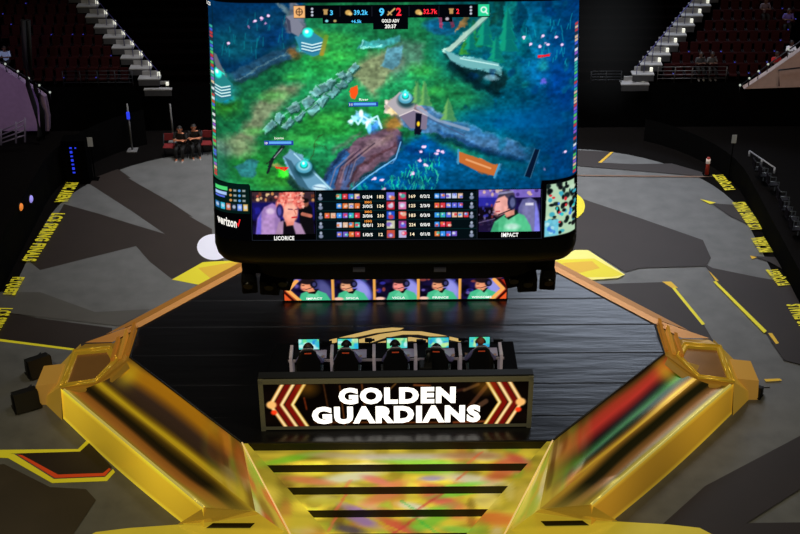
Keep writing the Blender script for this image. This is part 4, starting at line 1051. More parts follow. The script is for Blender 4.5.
# reeds and flowers
r9 = np.random.RandomState(12)
for _ in range(60):
    x = r9.uniform(385, 440); y = r9.uniform(160, 192)
    if y > 186-(x-380)*.55: k.line([(x, y), (x+r9.uniform(-3, 3), y-r9.uniform(4, 9))], .9, (30+r9.randint(40), 140+r9.randint(50), 130), .7)
for _ in range(14): x = r9.uniform(352, 372); k.line([(x, 193), (x+r9.uniform(-4, 3), 193-r9.uniform(5, 12))], .9, (30, 140, 130), .7)
for x, y in ((425, 147), (440, 151), (444, 152), (423, 152), (422, 161), (427, 165), (415, 174), (377, 178), (384, 180), (386, 190), (439, 154), (567, 155), (546, 170)): k.ell(x, y, 1.8, 1.3, (216, 170, 205), .6)
k.poly([(460, 151), (475, 157), (500, 166), (497, 177), (478, 171), (460, 162)], (150, 92, 52), 1.2); k.line([(468, 160), (492, 169)], 2, (180, 140, 110), .6); k.line([(460, 150), (460, 164)], 2, (60, 110, 140)); k.line([(501, 165), (496, 178)], 2.5, (60, 110, 140))
k.poly([(536, 150), (541, 151), (532, 179), (526, 177)], (16, 34, 56), 1); k.ell(533, 165, 1.5, 2.5, (80, 130, 90), .6)
k.dots(22, 500, 120, 575, 195, [(14, 90, 110), (10, 64, 104), (20, 104, 116), (12, 70, 84)], 3, 8, .5, 15)
for pts_, col_, w_, al_ in [([(452, 66), (470, 80), (500, 96)], (8, 28, 34), 7, .7), ([(326, 190), (332, 168), (350, 146)], (20, 30, 50), 2.5, .8), ([(440, 138), (480, 150), (525, 162)], (10, 40, 66), 6, .7), ([(404, 136), (398, 156), (372, 172), (352, 192)], (24, 30, 48), 3, .7), ([(336, 150), (362, 134)], (110, 92, 98), 3, .6), ([(240, 84), (268, 72), (306, 52)], (26, 50, 40), 4, .6), ([(290, 180), (312, 196)], (18, 46, 40), 5, .6), ([(222, 108), (238, 104)], (24, 60, 30), 5, .6), ([(400, 140), (412, 150), (440, 158)], (14, 46, 90), 6, .6)]: k.line(pts_, w_, col_, al_, 4)
k.ell(520, 120, 60, 16, (8, 70, 96), 1.2, .5); k.ell(560, 150, 40, 40, (8, 54, 80), 1.2, .5); k.ell(480, 185, 70, 12, (10, 56, 84), 1.2, .6); k.ell(565, 20, 20, 40, (8, 44, 80), 1.2, .6); k.ell(470, 12, 30, 16, (14, 52, 50), 1.2, .5)
for x, y, rx, ry in ((276, 96, 14, 5), (330, 118, 14, 5), (300, 140, 20, 6), (258, 130, 10, 4), (345, 55, 14, 6), (425, 70, 14, 7), (430, 92, 14, 4), (340, 40, 16, 7), (300, 76, 10, 4)): k.ell(x, y, rx, ry, (72, 156, 76), 1.2, .5)
def warp(k, sc_, amp, seed):
    r_ = np.random.RandomState(seed)
    def nf():
        g = r_.uniform(-1, 1, (int((k.y1-k.y0)/sc_)+3, int((k.x1-k.x0)/sc_)+3)); fx = (k.X-k.x0)/sc_; fy = (k.Y-k.y0)/sc_; ix = fx.astype(int); iy = fy.astype(int); tx = fx-ix; ty = fy-iy
        return (g[iy, ix]*(1-tx)+g[iy, ix+1]*tx)*(1-ty)+(g[iy+1, ix]*(1-tx)+g[iy+1, ix+1]*tx)*ty
    j = (k.X-k.x0+amp*nf())/(k.x1-k.x0)*(k.w-1); i = (k.Y-k.y0+amp*nf())/(k.y1-k.y0)*(k.h-1)
    k.a = k.a[np.clip(i.round().astype(int), 0, k.h-1), np.clip(j.round().astype(int), 0, k.w-1)]
warp(k, 8, 2.4, 55); warp(k, 3, .9, 56)
k.noise(5, 4, .15, 77); k.noise(2.4, 2, .13, 78); k.noise(9, 3, .1, 79)
k.ell(228, 15, 60, 50, (8, 34, 60), 1.5, .45); k.ell(575, 110, 40, 110, (6, 40, 90), 1.5, .3); k.ell(520, 122, 40, 12, (8, 92, 150), 1.4, .4); k.ell(225, 170, 12, 26, (20, 60, 56), 1.4, .4)
# crisp small features laid over the brushwork
def shrine(x, y, r):
    k.ell(x+1, y+3, r*1.25, r, (14, 50, 56), .5, .8); k.ell(x, y, r, r*.8, (84, 140, 158), .2); k.ell(x, y-1, r*.75, r*.6, (128, 172, 182), .3)
    k.ell(x, y-1.5, r*.5, r*.42, (26, 96, 100), .3); k.ell(x, y-2.5, r*.4, r*.42, (50, 230, 200), .6); k.ell(x-.4, y-3.4, r*.16, r*.18, (210, 255, 245), .6)
def steps_(x, y, w, n=3):
    for q in range(n): k.line([(x-w, y+3*q), (x, y+2.5+3*q), (x+w, y+3*q)], 1.2, (206, 226, 224), .9); k.line([(x-w, y+1.3+3*q), (x, y+3.8+3*q), (x+w, y+1.3+3*q)], .9, (40, 80, 110), .8)
k.poly([(300, 36), (316, 30), (330, 40), (329, 52), (318, 56), (306, 50)], (54, 116, 136), 1.2); steps_(317, 42, 10); k.ell(313, 32, 4.5, 4.5, (60, 236, 205), .6); k.ell(312, 31, 1.8, 1.8, (210, 255, 245), .6); k.poly([(292, 16), (300, 14), (309, 26), (304, 36), (294, 30)], (112, 114, 126), 1.2); k.poly([(292, 16), (296, 20), (297, 32), (294, 30)], (62, 66, 82), 1.)
for q in range(9): k.ell(331-q*.6, 36+q*2.2, 2.4, 1.8, (96+q*6, 124, 52), .5, .85)
k.poly([(217, 80), (226, 72), (238, 84), (236, 98), (224, 104), (217, 98)], (44, 110, 112), 1.2); steps_(226, 86, 9, 4); k.ell(223, 74, 4, 5, (64, 226, 190), .6); k.ell(222, 73, 1.6, 2, (210, 255, 240), .6); k.poly([(216, 54), (222, 56), (230, 74), (222, 70)], (92, 96, 104), 1.)
k.poly([(287, 156), (295, 150), (304, 156), (320, 174), (336, 190), (318, 192), (296, 178)], (100, 136, 156), 1.); k.poly([(287, 156), (294, 160), (312, 190), (300, 184)], (60, 92, 108), 1.); k.line([(297, 153), (332, 188)], 1.2, (170, 200, 208), .8); shrine(306.5, 166, 8); k.ell(322, 187, 7, 3.4, (184, 202, 212), .5, .9); k.line([(316, 186), (328, 188)], 1, (90, 110, 130), .8)
k.poly([(390, 104), (402, 92), (418, 98), (416, 110), (402, 116)], (150, 146, 150), 1.); k.poly([(402, 116), (416, 110), (430, 116), (428, 130), (412, 128)], (112, 104, 120), 1.); k.line([(402, 116), (416, 110), (430, 116)], 1, (200, 192, 190), .8); shrine(408, 98, 7); k.line([(420, 108), (438, 120), (470, 130)], 3, (130, 142, 160), .8, 1.2); k.line([(430, 118), (466, 136)], 1.4, (66, 84, 112), .8)
k.poly([(418, 113), (424, 114), (422, 135), (417, 134)], (16, 18, 32), .8); k.ell(420.5, 124, 1.4, 2.4, (230, 180, 60), .6)
for x, y, w, h_ in ((420, 103, 6, 20), (427, 105, 6, 22), (450, 120, 8, 20)): pine(x, y, w, h_, (104, 146, 92), (44, 98, 74))
for x, y, w, h_ in ((486, 46, 9, 38), (508, 52, 11, 42), (472, 50, 7, 24), (497, 60, 8, 22)): pine(x, y, w, h_, (30, 128, 106), (12, 74, 84))
k.line([(449, 51), (457, 45), (488, 16)], 4, (150, 172, 162), .9, 1.); k.line([(452, 53), (487, 20)], 1.1, (90, 116, 116), .8); k.poly([(446, 50), (462, 58), (482, 60), (500, 64), (500, 70), (470, 68), (452, 60)], (104, 150, 152), 1.); k.line([(462, 59), (499, 66)], 1, (190, 212, 208), .8)
k.poly([(460, 152), (475, 157), (500, 167), (497, 177), (478, 171), (460, 162)], (158, 98, 56), .9); k.line([(468, 160), (492, 169)], 1.8, (196, 158, 124), .7); k.line([(460, 150), (460, 164)], 1.6, (70, 130, 160)); k.line([(501, 165), (496, 178)], 2, (70, 130, 160)); k.poly([(536, 150), (541, 151), (532, 179), (526, 177)], (12, 26, 46), .9); k.line([(536, 150), (526, 177)], .8, (70, 110, 130), .8); k.line([(541, 151), (532, 179)], .8, (70, 110, 130), .8)
k.line([(355, 116), (361, 124), (366, 116), (372, 120), (380, 116), (384, 128)], 1.8, (180, 220, 255), .95, 1.2); k.ell(364, 113, 2, 3.4, (240, 250, 255), .8); k.ell(372, 128, 2, 5, (120, 190, 255), .8); k.ell(358, 118, 3, 2.6, (150, 215, 255), .9)
k.poly([(354, 88), (361, 87), (361, 93), (358, 99), (354, 96)], (236, 84, 40), .8)
for q in range(5): k.line([(332+q*5, 186-q*2), (338+q*5, 168-q*2), (356+q*7, 152-q*3)], 1., (40, 34, 50) if q % 2 else (134, 116, 122), .7, 1.)
k.line([(352, 191), (372, 175), (398, 158), (403, 142)], 1.2, (126, 178, 214), .8)
r10 = np.random.RandomState(14)
for _ in range(70):
    x = r10.uniform(384, 442); y = r10.uniform(158, 193)
    if y > 190-(x-380)*.5: k.line([(x, y), (x+r10.uniform(-3, 3), y-r10.uniform(3, 7))], .9, (30+r10.randint(60), 150+r10.randint(50), 140), .7)
for _ in range(26): x = r10.uniform(218, 290); y = r10.uniform(18, 62); k.line([(x, y), (x+r10.uniform(-1, 2), y-r10.uniform(4, 9))], .9, (24, 110, 120), .6)
for _ in range(26): x = r10.uniform(525, 572); y = r10.uniform(24, 70); k.line([(x, y), (x+r10.uniform(-2, 2), y-r10.uniform(4, 9))], .9, (30, 140, 150), .6)
for x, y in ((425, 147), (440, 151), (444, 152), (423, 152), (422, 161), (427, 165), (415, 174), (377, 178), (384, 180), (386, 190), (439, 154), (235, 43), (262, 20), (268, 17), (275, 15), (531, 45), (540, 48), (543, 37), (548, 46), (556, 39), (562, 47), (524, 38), (567, 155)): k.ell(x, y, 1.5, 1.2, (226, 180, 214), .5)
k.line([(270, 172), (276, 158), (287, 146)], 2.2, (28, 32, 38), .9); k.line([(277, 157), (285, 148)], .8, (190, 200, 200), .7); k.rect(279, 166.4, 291, 167.8, (210, 30, 40)); k.rect(538, 56.2, 550, 57.8, (190, 30, 40))
k.a = np.clip(k.a**1.12*1.12, 0, 1)
k.a = np.clip(k.a*1.18-.015, 0, 1)
k.a = np.clip(k.a.mean(-1, keepdims=True)+(k.a-k.a.mean(-1, keepdims=True))*1.12, 0, 1)
# black surround rows for the panels below and a top border
k.rect(200, -20, 600, 2.2, (3, 3, 4)); k.rect(200, 189.5, 600, 260, (2, 2, 3)); 
k.poly([(200, 178), (217, 182), (252, 184.5), (254, 200), (200, 200)], (2, 2, 3), .5); k.poly([(543, 182), (600, 180), (600, 200), (541, 200)], (2, 2, 3), .5)
# the vertical strips of player icons at both ends
rs9 = np.random.RandomState(3)
pal = [(200, 60, 60), (80, 100, 220), (60, 180, 160), (230, 190, 150), (150, 90, 200), (40, 50, 60), (230, 230, 235), (90, 200, 90)]
for y in np.arange(28, 178, 3.3):
    k.rect(AX-182, y, AX-178.5, y+2.6, pal[rs9.randint(8)], .95); k.rect(AX+178.5, y, AX+182, y+2.6, pal[rs9.randint(8)], .95)
k.rect(AX-178.3, 0, AX-177.8, 178, (10, 30, 30)); 
def board_grid(cv, name, parent, o):
    P = np.zeros((cv.h, cv.w, 3))
    for i, y in enumerate(cv.Y[:, 0]):
        for j, x in enumerate(cv.X[0]): P[i, j] = bmp(x-AX, y, o)-VO
    return grid_obj(name, P, cv.a, screen_mat('led_picture'), parent)
scr = board_grid(k, 'screen', vb, .0)
bt = lambda o: (lambda x, y: bmp(x-AX, y, o)-VO)
white = mat('hud_white', (235, 238, 240), .5, emit=1.); blue = mat('hud_blue', (70, 190, 250), .5, emit=1.); red = mat('hud_red', (255, 40, 60), .5, emit=1.); tan = mat('hud_tan', (220, 190, 130), .5, emit=.9)
# ---- score bar
k = Cv(299, 3.5, 492, 29.5, 2., (3, 4, 9))
mask = Cv(299, 3.5, 492, 29.5, 2.)
k.rect(300, 5, 311, 17, (250, 186, 120)); k.ell(305.5, 11, 3.4, 3.6, (90, 60, 40), .3); k.ell(305.5, 11, 2.5, 2.7, (250, 186, 120), .3); k.line([(305.5, 7), (305.5, 15)], .8, (90, 60, 40)); k.line([(302.5, 11), (308.5, 11)], .8, (90, 60, 40))
k.rect(479, 4.5, 490, 16.5, (40, 214, 150)); k.ell(484.5, 10, 3.2, 3.2, (240, 255, 250), .3); k.ell(484.5, 10, 1.9, 1.9, (40, 214, 150), .4); k.line([(486, 11.5), (488, 14)], 1.3, (240, 255, 250))
for y in (8, 11.2, 14.4): k.ell(318, y, 1.2, 1.2, (200, 205, 220), .5); k.ell(472, y-.6, 1.2, 1.2, (200, 205, 220), .5)
for x, c_ in ((331, (190, 150, 90)), (453, (190, 150, 90))): k.rect(x-1.8, 9.5, x+1.8, 14, c_); k.rect(x-2.4, 8.5, x+2.4, 10, c_)
for x in (353, 421): k.ell(x, 12, 3, 2.6, (214, 168, 90), .4); k.ell(x+2, 13.4, 2, 1.6, (240, 200, 120), .5)
k.line([(391.5, 14.5), (398, 8.5)], 1.6, (220, 180, 110)); k.line([(392, 11.5), (395, 14.5)], 1.2, (220, 180, 110))
k.ell(332, 20.3, 1.6, 1.3, (130, 220, 230), .5); k.ell(340, 20.3, 1.6, 1.3, (180, 160, 100), .5); k.ell(449, 19, 1.8, 1.6, (190, 180, 190), .5)
for x in (345, 376, 412, 441): k.rect(x-.3, 6, x+.3, 16, (30, 32, 44))
# cut the ragged lower edge: build as three overlapping plates
def sub_grid(cv, x0, y0, x1, y1, name, parent, o):
    j0, j1 = [int(round((q-cv.x0)*2)) for q in (x0, x1)]; i0, i1 = [int(round((q-cv.y0)*2)) for q in (y0, y1)]
    s = Cv(x0, y0, x1, y1, 2.); a_ = cv.a[i0:i1+1, j0:j1+1]; s.a = np.resize(a_, s.a.shape) if a_.shape != s.a.shape else a_
    return board_grid(s, name, parent, o)
sbar = sub_grid(k, 300, 4.5, 490.5, 17.5, 'score_bar', scr, .015)
sub_grid(k, 328, 17, 378, 23, 'score_tab', sbar, .014); sub_grid(k, 377, 17, 411, 29, 'score_tab', sbar, .016); sub_grid(k, 444, 17, 454, 22, 'score_tab', sbar, .014)
tx = MB()
for t, x, y, w, h_, mi in [('3', 337, 11.8, 2.8, 5, 1), ('39.2k', 365.5, 11.8, 13.5, 5, 1), ('9', 385.5, 11.5, 5, 8, 1), ('2', 402, 11.3, 5, 8, 2), ('32.7k', 432.5, 11.3, 13.5, 5, 2), ('2', 459, 11.2, 2.8, 5, 2), ('+6.5k', 361, 20.6, 10, 3.4, 1), ('GOLD ADV', 394, 20.3, 17, 3.4, 0), ('20:37', 394, 25.8, 11, 4, 0)]:
    put_text(tx, t, x, y, w, h_, bt(.03), mi, .03)
tx.build('score_lettering', [white, blue, red], sbar)
# ---- name bars on the picture
def plate(mb, x0, y0, x1, y1, o, mi):
    n = max(1, int((x1-x0)/6))
    for i in range(n):
        a_, b_ = lerp(x0, x1, i/n), lerp(x0, x1, (i+1)/n); f = bt(o); mb.poly([f(a_, y1), f(b_, y1), f(b_, y0), f(a_, y0)], mi)
for x, y in ((352, 101.5), (268, 139.5)):
    nb = MB(); plate(nb, x, y, x+29, y+4.6, .015, 0); plate(nb, x+5, y+.8, x+27, y+3.2, .02, 1); put_text(nb, 'Licorice' if x < 300 else 'River', x+15, y-2.6, 9, 2.2, bt(.02), 2, .02); put_text(nb, '11' if x > 300 else '10', x+2.4, y+2.3, 2.6, 2.4, bt(.025), 2, .02)
    nb.build('player_name_bar', [mat('bar_navy', (30, 60, 150), .5, emit=1.), mat('bar_blue', (90, 160, 235), .5, emit=1.), white], scr)
# ---- player pictures
def cam_panel(x0, x1, y0, y1, who):
    w = 62.; k = Cv(0, 0, 62, 42, 1.7, (22, 14, 60)); k.noise(7, 6, .7, 8)
    if who == 0:
        k.rect(-2, -2, 64, 11, (60, 40, 48)); k.dots(40, 0, 1, 62, 9, [(230, 160, 90), (250, 210, 150), (120, 60, 40), (30, 20, 30), (200, 90, 70)], .8, 2, .85, 5)
        k.rect(-2, 10, 64, 28, (24, 22, 110), .8, 3); k.dots(20, 0, 11, 62, 30, [(40, 40, 170), (18, 14, 70), (70, 60, 190)], 1.5, 4, .6, 6)
        k.poly([(46, 14), (54, 8), (60, 16), (60, 24), (62, 43), (48, 43)], (14, 12, 16), 1.5); k.ell(53, 11, 3.4, 4, (150, 90, 70), .5); k.line([(50, 22), (58, 24)], 3.5, (190, 110, 90)); k.ell(53, 8.5, 3.6, 2.4, (16, 12, 14), .5)
        k.poly([(3, 43), (5, 26), (12, 15), (20, 11), (26, 14), (28, 30), (26, 43)], (160, 124, 186), 1.5); k.poly([(8, 43), (10, 30), (16, 20), (22, 18), (22, 43)], (190, 150, 206), 2.5, .8); k.ell(18, 19, 4, 3, (226, 200, 230), .8, .9); k.poly([(3, 43), (5, 28), (9, 20), (8, 43)], (110, 96, 210), 1.5)
        k.poly([(22, 43), (26, 30), (36, 27), (48, 32), (53, 43)], (176, 140, 176), 1.5); k.poly([(30, 43), (31, 29), (40, 32), (43, 43)], (14, 10, 18), 1.5)
        k.poly([(31, 24), (42, 26), (41, 33), (34, 34)], (236, 140, 120), 1.5); k.ell(37.5, 19, 8, 11, (248, 160, 140), .25); k.ell(40, 24, 4.5, 5, (255, 176, 150), .7, .8)
        for cx, cy, rr in ((32, 7, 6), (39, 5, 6.5), (45, 8, 5), (28, 12, 4.5), (48, 13, 3.6), (36, 9, 6), (30, 18, 3)): k.ell(cx, cy, rr, rr, (244, 128, 112), .5)
        k.dots(70, 24, 1, 51, 15, [(255, 190, 170), (216, 92, 84), (255, 160, 140), (190, 76, 72)], .7, 1.7, .8, 13); k.ell(38, 19, 6.5, 8.5, (255, 178, 156), .4)
        k.line([(36, 17), (40, 17.4)], 1, (120, 60, 80)); k.line([(43, 17.4), (46, 17)], 1, (120, 60, 80)); k.line([(41.6, 18), (43.4, 22)], 1, (206, 110, 90)); k.line([(39.5, 25.5), (44, 25)], 1.4, (206, 30, 40))
        k.ell(27.6, 19, 3.6, 7, (40, 30, 90), .3); k.ell(27, 19, 2, 4.5, (80, 74, 160), .5)
    else:
        k.rect(-2, -2, 64, 8, (120, 100, 190)); k.dots(18, 0, 0, 62, 6, [(230, 190, 160), (120, 100, 220), (60, 40, 120)], 1, 2.4, .8, 5); k.rect(-2, 7, 22, 20, (50, 50, 190), .8, 3); k.rect(-2, 17, 24, 34, (14, 8, 18), .95, 3); k.dots(30, 0, 14, 20, 40, [(60, 60, 180), (150, 60, 60), (20, 10, 20), (120, 110, 160)], .7, 1.8, .7, 7); k.rect(-2, 30, 18, 42, (30, 20, 50), .8, 2); k.line([(0, 33), (16, 29)], 1, (150, 130, 170), .6)
        k.poly([(38, 43), (40, 18), (44, 10), (52, 8), (58, 12), (61, 24), (62, 43)], (96, 96, 150), 1.5); k.poly([(43, 40), (44, 16), (50, 11), (56, 15), (57, 43)], (124, 122, 172), 2.5, .9); k.rect(47, 13.5, 55, 16, (230, 226, 240), .9); k.poly([(56, 43), (57, 14), (60, 22), (62, 43)], (130, 130, 236), 1.5)
        g = (84, 196, 140)
        k.poly([(12, 43), (16, 32), (26, 25), (36, 22), (46, 26), (52, 36), (54, 43)], g, 1.5); k.poly([(24, 43), (28, 30), (36, 27), (40, 43)], (120, 220, 170), 2.5, .8); k.poly([(12, 43), (16, 33), (20, 32), (20, 43)], (56, 160, 110), 1.5, .9); k.ell(34, 37, 7, 3, (206, 240, 226), .8, .8)
        k.poly([(26, 27), (38, 20), (40, 24), (30, 30)], (12, 26, 22), 1.2); k.poly([(24, 20), (36, 18), (36, 25), (28, 28)], (226, 150, 130), 1.5)
        k.ell(23.5, 15, 7, 10.5, (240, 170, 160), .25, 1, .35); k.ell(19, 20, 4, 6, (250, 186, 180), .8, .7)
        k.poly([(18, 9), (22, 2), (30, 0), (36, 4), (36, 14), (30, 10), (26, 6)], (70, 60, 80), 1.5); k.line([(20, 4), (34, 2)], 2.2, (150, 150, 190), .8)
        k.ell(33.5, 13, 4.6, 7.5, (30, 34, 70), .25); k.ell(34, 13, 2.6, 4.8, (90, 96, 140), .5); k.line([(33, 20), (20, 25)], 1., (20, 20, 30)); k.line([(17.5, 12.6), (21, 12)], 1, (90, 40, 50)); k.line([(16.6, 15), (15.6, 18.5)], 1, (210, 120, 110)); k.line([(17.5, 22), (21, 21.6)], 1.2, (190, 70, 80))
    k.noise(3, 3, .08, 9)
    cv = Cv(x0, y0, x1, y1, 1.7); sx = np.clip(np.round(np.linspace(0, k.w-1, cv.w)).astype(int), 0, k.w-1); sy = np.clip(np.round(np.linspace(0, k.h-1, cv.h)).astype(int), 0, k.h-1)
    cv.a = k.a[sy][:, sx]; return cv
p1 = board_grid(cam_panel(254.5, 316.5, 191, 233, 0), 'player_picture', scr, .018); p2 = board_grid(cam_panel(480, 541.5, 190, 232, 1), 'player_picture', scr, .018)
tx = MB(); put_text(tx, 'LICORICE', 286, 236.8, 20, 4.2, bt(.03), 0, .035); tx.build('player_name', white, p1); tx = MB(); put_text(tx, 'IMPACT', 511, 235, 17, 4.2, bt(.03), 0, .035); tx.build('player_name', white, p2)
fr = MB()
for x in (253.4, 317.8, 478.6, 543): plate(fr, x-.35, 190, x+.35, 239, .012, 0)
plate(fr, 253, 239, 544, 239.6, .012, 0)
fr.build('panel_border', mat('hud_line', (26, 34, 50), .5, emit=.6), scr)
# ---- statistics table
k = Cv(318.5, 191, 478, 238.5, 2., (4, 14, 18))
for y in (200.6, 210, 219.2, 228.6): k.rect(319, y-.25, 478, y+.25, (12, 50, 52))
ROWY = [195.8, 205.2, 214.8, 224.2, 233.6]
ip = [(90, 110, 230), (60, 150, 240), (220, 60, 70), (230, 190, 160), (120, 90, 200), (60, 190, 170), (200, 210, 240), (230, 120, 60), (240, 60, 90)]
ri = np.random.RandomState(8)
def icon(x, y, s, base=None):
    c_ = base or ip[ri.randint(9)]; k.rect(x-s, y-s, x+s, y+s, c_); d_ = ip[ri.randint(9)]
    k.ell(x+ri.uniform(-.5, .5)*s, y+ri.uniform(-.5, .5)*s, s*.7, s*.55, d_, .6, .9); k.ell(x+ri.uniform(-.5, .5)*s, y+ri.uniform(-.5, .5)*s, s*.35, s*.35, (240, 240, 245), .7, .7)
for r_, y in enumerate(ROWY):
    for q in range((4, 4, 6, 4, 4)[r_]): icon(359-6*q, y, 2.5)
    for q in range((5, 5, 6, 3, 4)[r_]): icon(438.5+5.8*q, y, 2.4)
    icon(392.3, y, 3.9, ((110, 110, 220), (190, 40, 60), (30, 80, 200), (200, 200, 170), (200, 80, 60))[r_]); icon(404, y, 3.7, ((190, 40, 90), (220, 120, 170), (220, 70, 60), (150, 60, 140), (190, 180, 220))[r_])
    for x in (322.5, 473): k.ell(x, y-1.4, 1.3, 1.5, (170, 180, 200), .5); k.ell(x, y+1.8, 2.2, 1.9, (130, 140, 165), .5)
tab = board_grid(k, 'statistics_table', scr, .018)
tcol = {0: white, 1: mat('hud_pale', (235, 220, 190), .5, emit=1.), 2: mat('hud_orange', (240, 150, 60), .5, emit=1.)}
def cell(t, x, y, w, h_, mi): q_ = MB(); put_text(q_, t, x, y, w, h_, bt(.03), 0, .02); q_.build('table_figure', tcol[mi], tab)
for r_, (a_, b_, c_, d_) in enumerate([('0/2/4', '183', '169', '0/2/2'), ('3/0/5', '124', '125', '2/3/0'), ('3/0/6', '210', '183', '0/3/0'), ('0/0/1', '210', '224', '0/0/0'), ('1/0/5', '12', '14', '0/1/0')]):
    y = ROWY[r_]
    cell(a_, 369.5, y+.3, 9.6, 3.2, 0); cell(b_, 382.3, y+.2, 6.4 if len(b_) > 2 else 4.2, 3.2, 1); cell(c_, 413.8, y, 6.4 if len(c_) > 2 else 4.2, 3.2, 1); cell(d_, 426.5, y, 9.6, 3.2, 0)
    if r_ in (1, 2, 3): cell('300G' if r_ < 3 else '150G', 370, y-3.8, 7, 2.2, 2)
# ---- left resource box, right map box
k = Cv(AX-181.5, 183, 252, 213, 2., (4, 26, 22))
k.rect(217, 187, 230, 190.8, (80, 220, 120)); k.rect(217, 192.4, 229, 195.6, (170, 200, 250)); k.rect(217, 196.4, 227, 198.2, (90, 110, 230))
for q in range(3):
    for rr_ in range(2): k.ell(233+rr_*9, 190+q*5, 1.4, 1.3, ((210, 150, 80), (90, 160, 230))[rr_], .5); k.rect(236+rr_*9, 189+q*5, 239+rr_*9, 191+q*5, (190, 200, 200), .8)
for q, c_ in enumerate(((40, 110, 170), (60, 190, 220), (200, 110, 80), (30, 40, 60), (110, 150, 240), (230, 190, 110))): k.rect(216.5+q*5.8, 203.5, 221+q*5.8, 210, c_); k.ell(218.8+q*5.8, 206.5, 1.6, 1.8, (210, 220, 240), .6, .8)
board_grid(k, 'resource_box', scr, .018)
k = Cv(543.5, 181.5, AX+181.5, 239, 2., (2, 2, 3)); 
mp_ = [(548, 186), (576, 184), (578, 236), (546, 238)]
k.poly(mp_, (180, 214, 180), 1.); k.dots(60, 549, 186, 577, 236, [(8, 14, 16), (16, 30, 30), (10, 10, 14), (200, 226, 196), (60, 170, 190)], 1.2, 3.4, .95, 23); k.dots(16, 551, 188, 576, 232, [(220, 50, 60), (60, 120, 230), (40, 200, 200)], 1., 2., .95, 25)
k.poly([(546, 222), (560, 221), (560, 237), (546, 238)], (110, 200, 226), 1., .9); k.dots(8, 547, 223, 559, 236, [(60, 120, 220), (190, 235, 240)], 1, 2.4, .7, 26)
board_grid(k, 'map_box', scr, .018)
# ---- sponsor lettering on the lower left bezel
tx = MB(); put_text(tx, 'verizon', AX-168.2, 220.5, 20, 8.5, lambda x, y: bmp(x-AX, y+(x-218)*.12, .03)-VO, 0, .03)
f = lambda x, y: bmp(x-AX, y, .03)-VO
tx.poly([f(238.6, 222.8), f(240.6, 226.2), f(243, 218.4), f(241.6, 218.4), f(240.4, 223.2), f(239.6, 222)], 1)
tx.build('sponsor_lettering', [mat('sponsor_white', (240, 240, 240), .5, emit=.95), mat('sponsor_red', (225, 30, 36), .5, emit=.95)], vb)
tx = MB(); put_text(tx, 'LCS', 216, 6.2, 4.5, 3.6, bt(.02), 0, .02); tx.build('corner_tag', white, scr)

# ---- speaker and lamp clusters hanging under the board
def cluster(px, py, flip, label):
    v = GY(px, py, 28.6); e = empty('hanging_lamp_cluster', tuple(v), 0, label, 'stage light')
    b_ = mat('cluster_black', (5, 5, 5), .7, spec=.1)
    MB().box((0, .3, .55), (1.15, .8, .3), bev=.03).build('mount', b_, e)
    for i, (dx, dz_, w, h_, r_) in enumerate(((-.42, .14, .42, .5, .15), (.1, .1, .52, .56, -.1), (.46, .2, .42, .42, -.3))):
        MB().box((flip*dx, 0, dz_), (w, .5, h_), rx=.5, rz=flip*r_, bev=.05, taper=.8).build('lamp_head', b_, e)
        MB().tube([(flip*dx, -.16, dz_+.05), (flip*dx, -.3, dz_-.02)], .12).build('lens', mat('lens_dark', (14, 13, 10), .4), e)
    return e
cluster(266, 285, 1, 'black lamp cluster hanging under the left end of the videoboard')
cluster(531, 282, -1, 'black lamp cluster hanging under the right end of the videoboard')

# ================================================================== DARK BACKGROUND PROPS
def pole(px, y0, y1, Y, label, lampy=None):
    b_ = GY(px, y1, Y); t_ = GY(px, y0, Y); e = empty('light_pole', (b_.x, Y, 0), 0, label, 'pole')
    MB().tube([(0, 0, 0), (0, 0, t_.z)], .035).box((0, 0, .02), (.4, .4, .04)).build('shaft', mat('pole_grey', (120, 120, 124), .5), e)
    if lampy: MB().box((0, -.05, GY(px, lampy, Y).z), (.12, .1, .3), bev=.02).build('blue_lamp', mat('blue_led', (40, 60, 230), .4, emit=.9), e)
pole(132.5, 104, 150, 47.6, 'thin grey pole with a blue lamp at the far left floor edge', 115)
pole(174.5, 104, 148, 48.5, 'thin grey pole standing behind the seated pair left of the videoboard')
e = empty('equipment_rack', tuple(GY(75, 160, 44.6)*1), 0, 'black equipment rack with a column of blue lights at the left', 'rack'); e.location.z = 0
MB().box((0, .3, .9), (.9, .6, 1.8), bev=.02).build('cabinet', mat('rack_black', (4, 4, 5), .9, spec=.02), e)
m = MB()
for q in range(7): m.box((-.1, -.02, .5+q*.17), (.09, .03, .09 if q % 2 else .05))
m.box((.08, -.02, 1.52), (.06, .03, .04)); m.build('blue_lights', mat('blue_led'), e)
v = GY(90, 142, 45.0); s_ = MB().box((0, 0, 0), (.2, .01, .36)).box((0, .03, -.9), (.04, .04, 1.9)); 
e = empty('sign_stand', (v.x, 45.0, 0), 0, 'white paper notice on a thin black stand at the left', 'sign')
MB().box((0, 0, v.z), (.2, .012, .38)).build('paper', mat('paper_dim', (150, 150, 150), .8, emit=.1), e)
MB().tube([(0, .03, 0), (0, .03, v.z+.2)], .02).box((0, .03, .015), (.3, .3, .03)).build('stand', mat('rack_black'), e)
v = GY(732, 139, 44.8); e = empty('sign_stand', (v.x, 44.8-.3, 0), 0, 'white paper notice on a thin black stand at the right', 'sign')
vz = GY(732, 139, 44.5).z
MB().box((0, 0, vz), (.18, .012, .34)).build('paper', mat('paper_dim'), e); MB().tube([(0, .03, 0), (0, .03, vz+.2)], .02).box((0, .03, .015), (.3, .3, .03)).build('stand', mat('rack_black'), e)
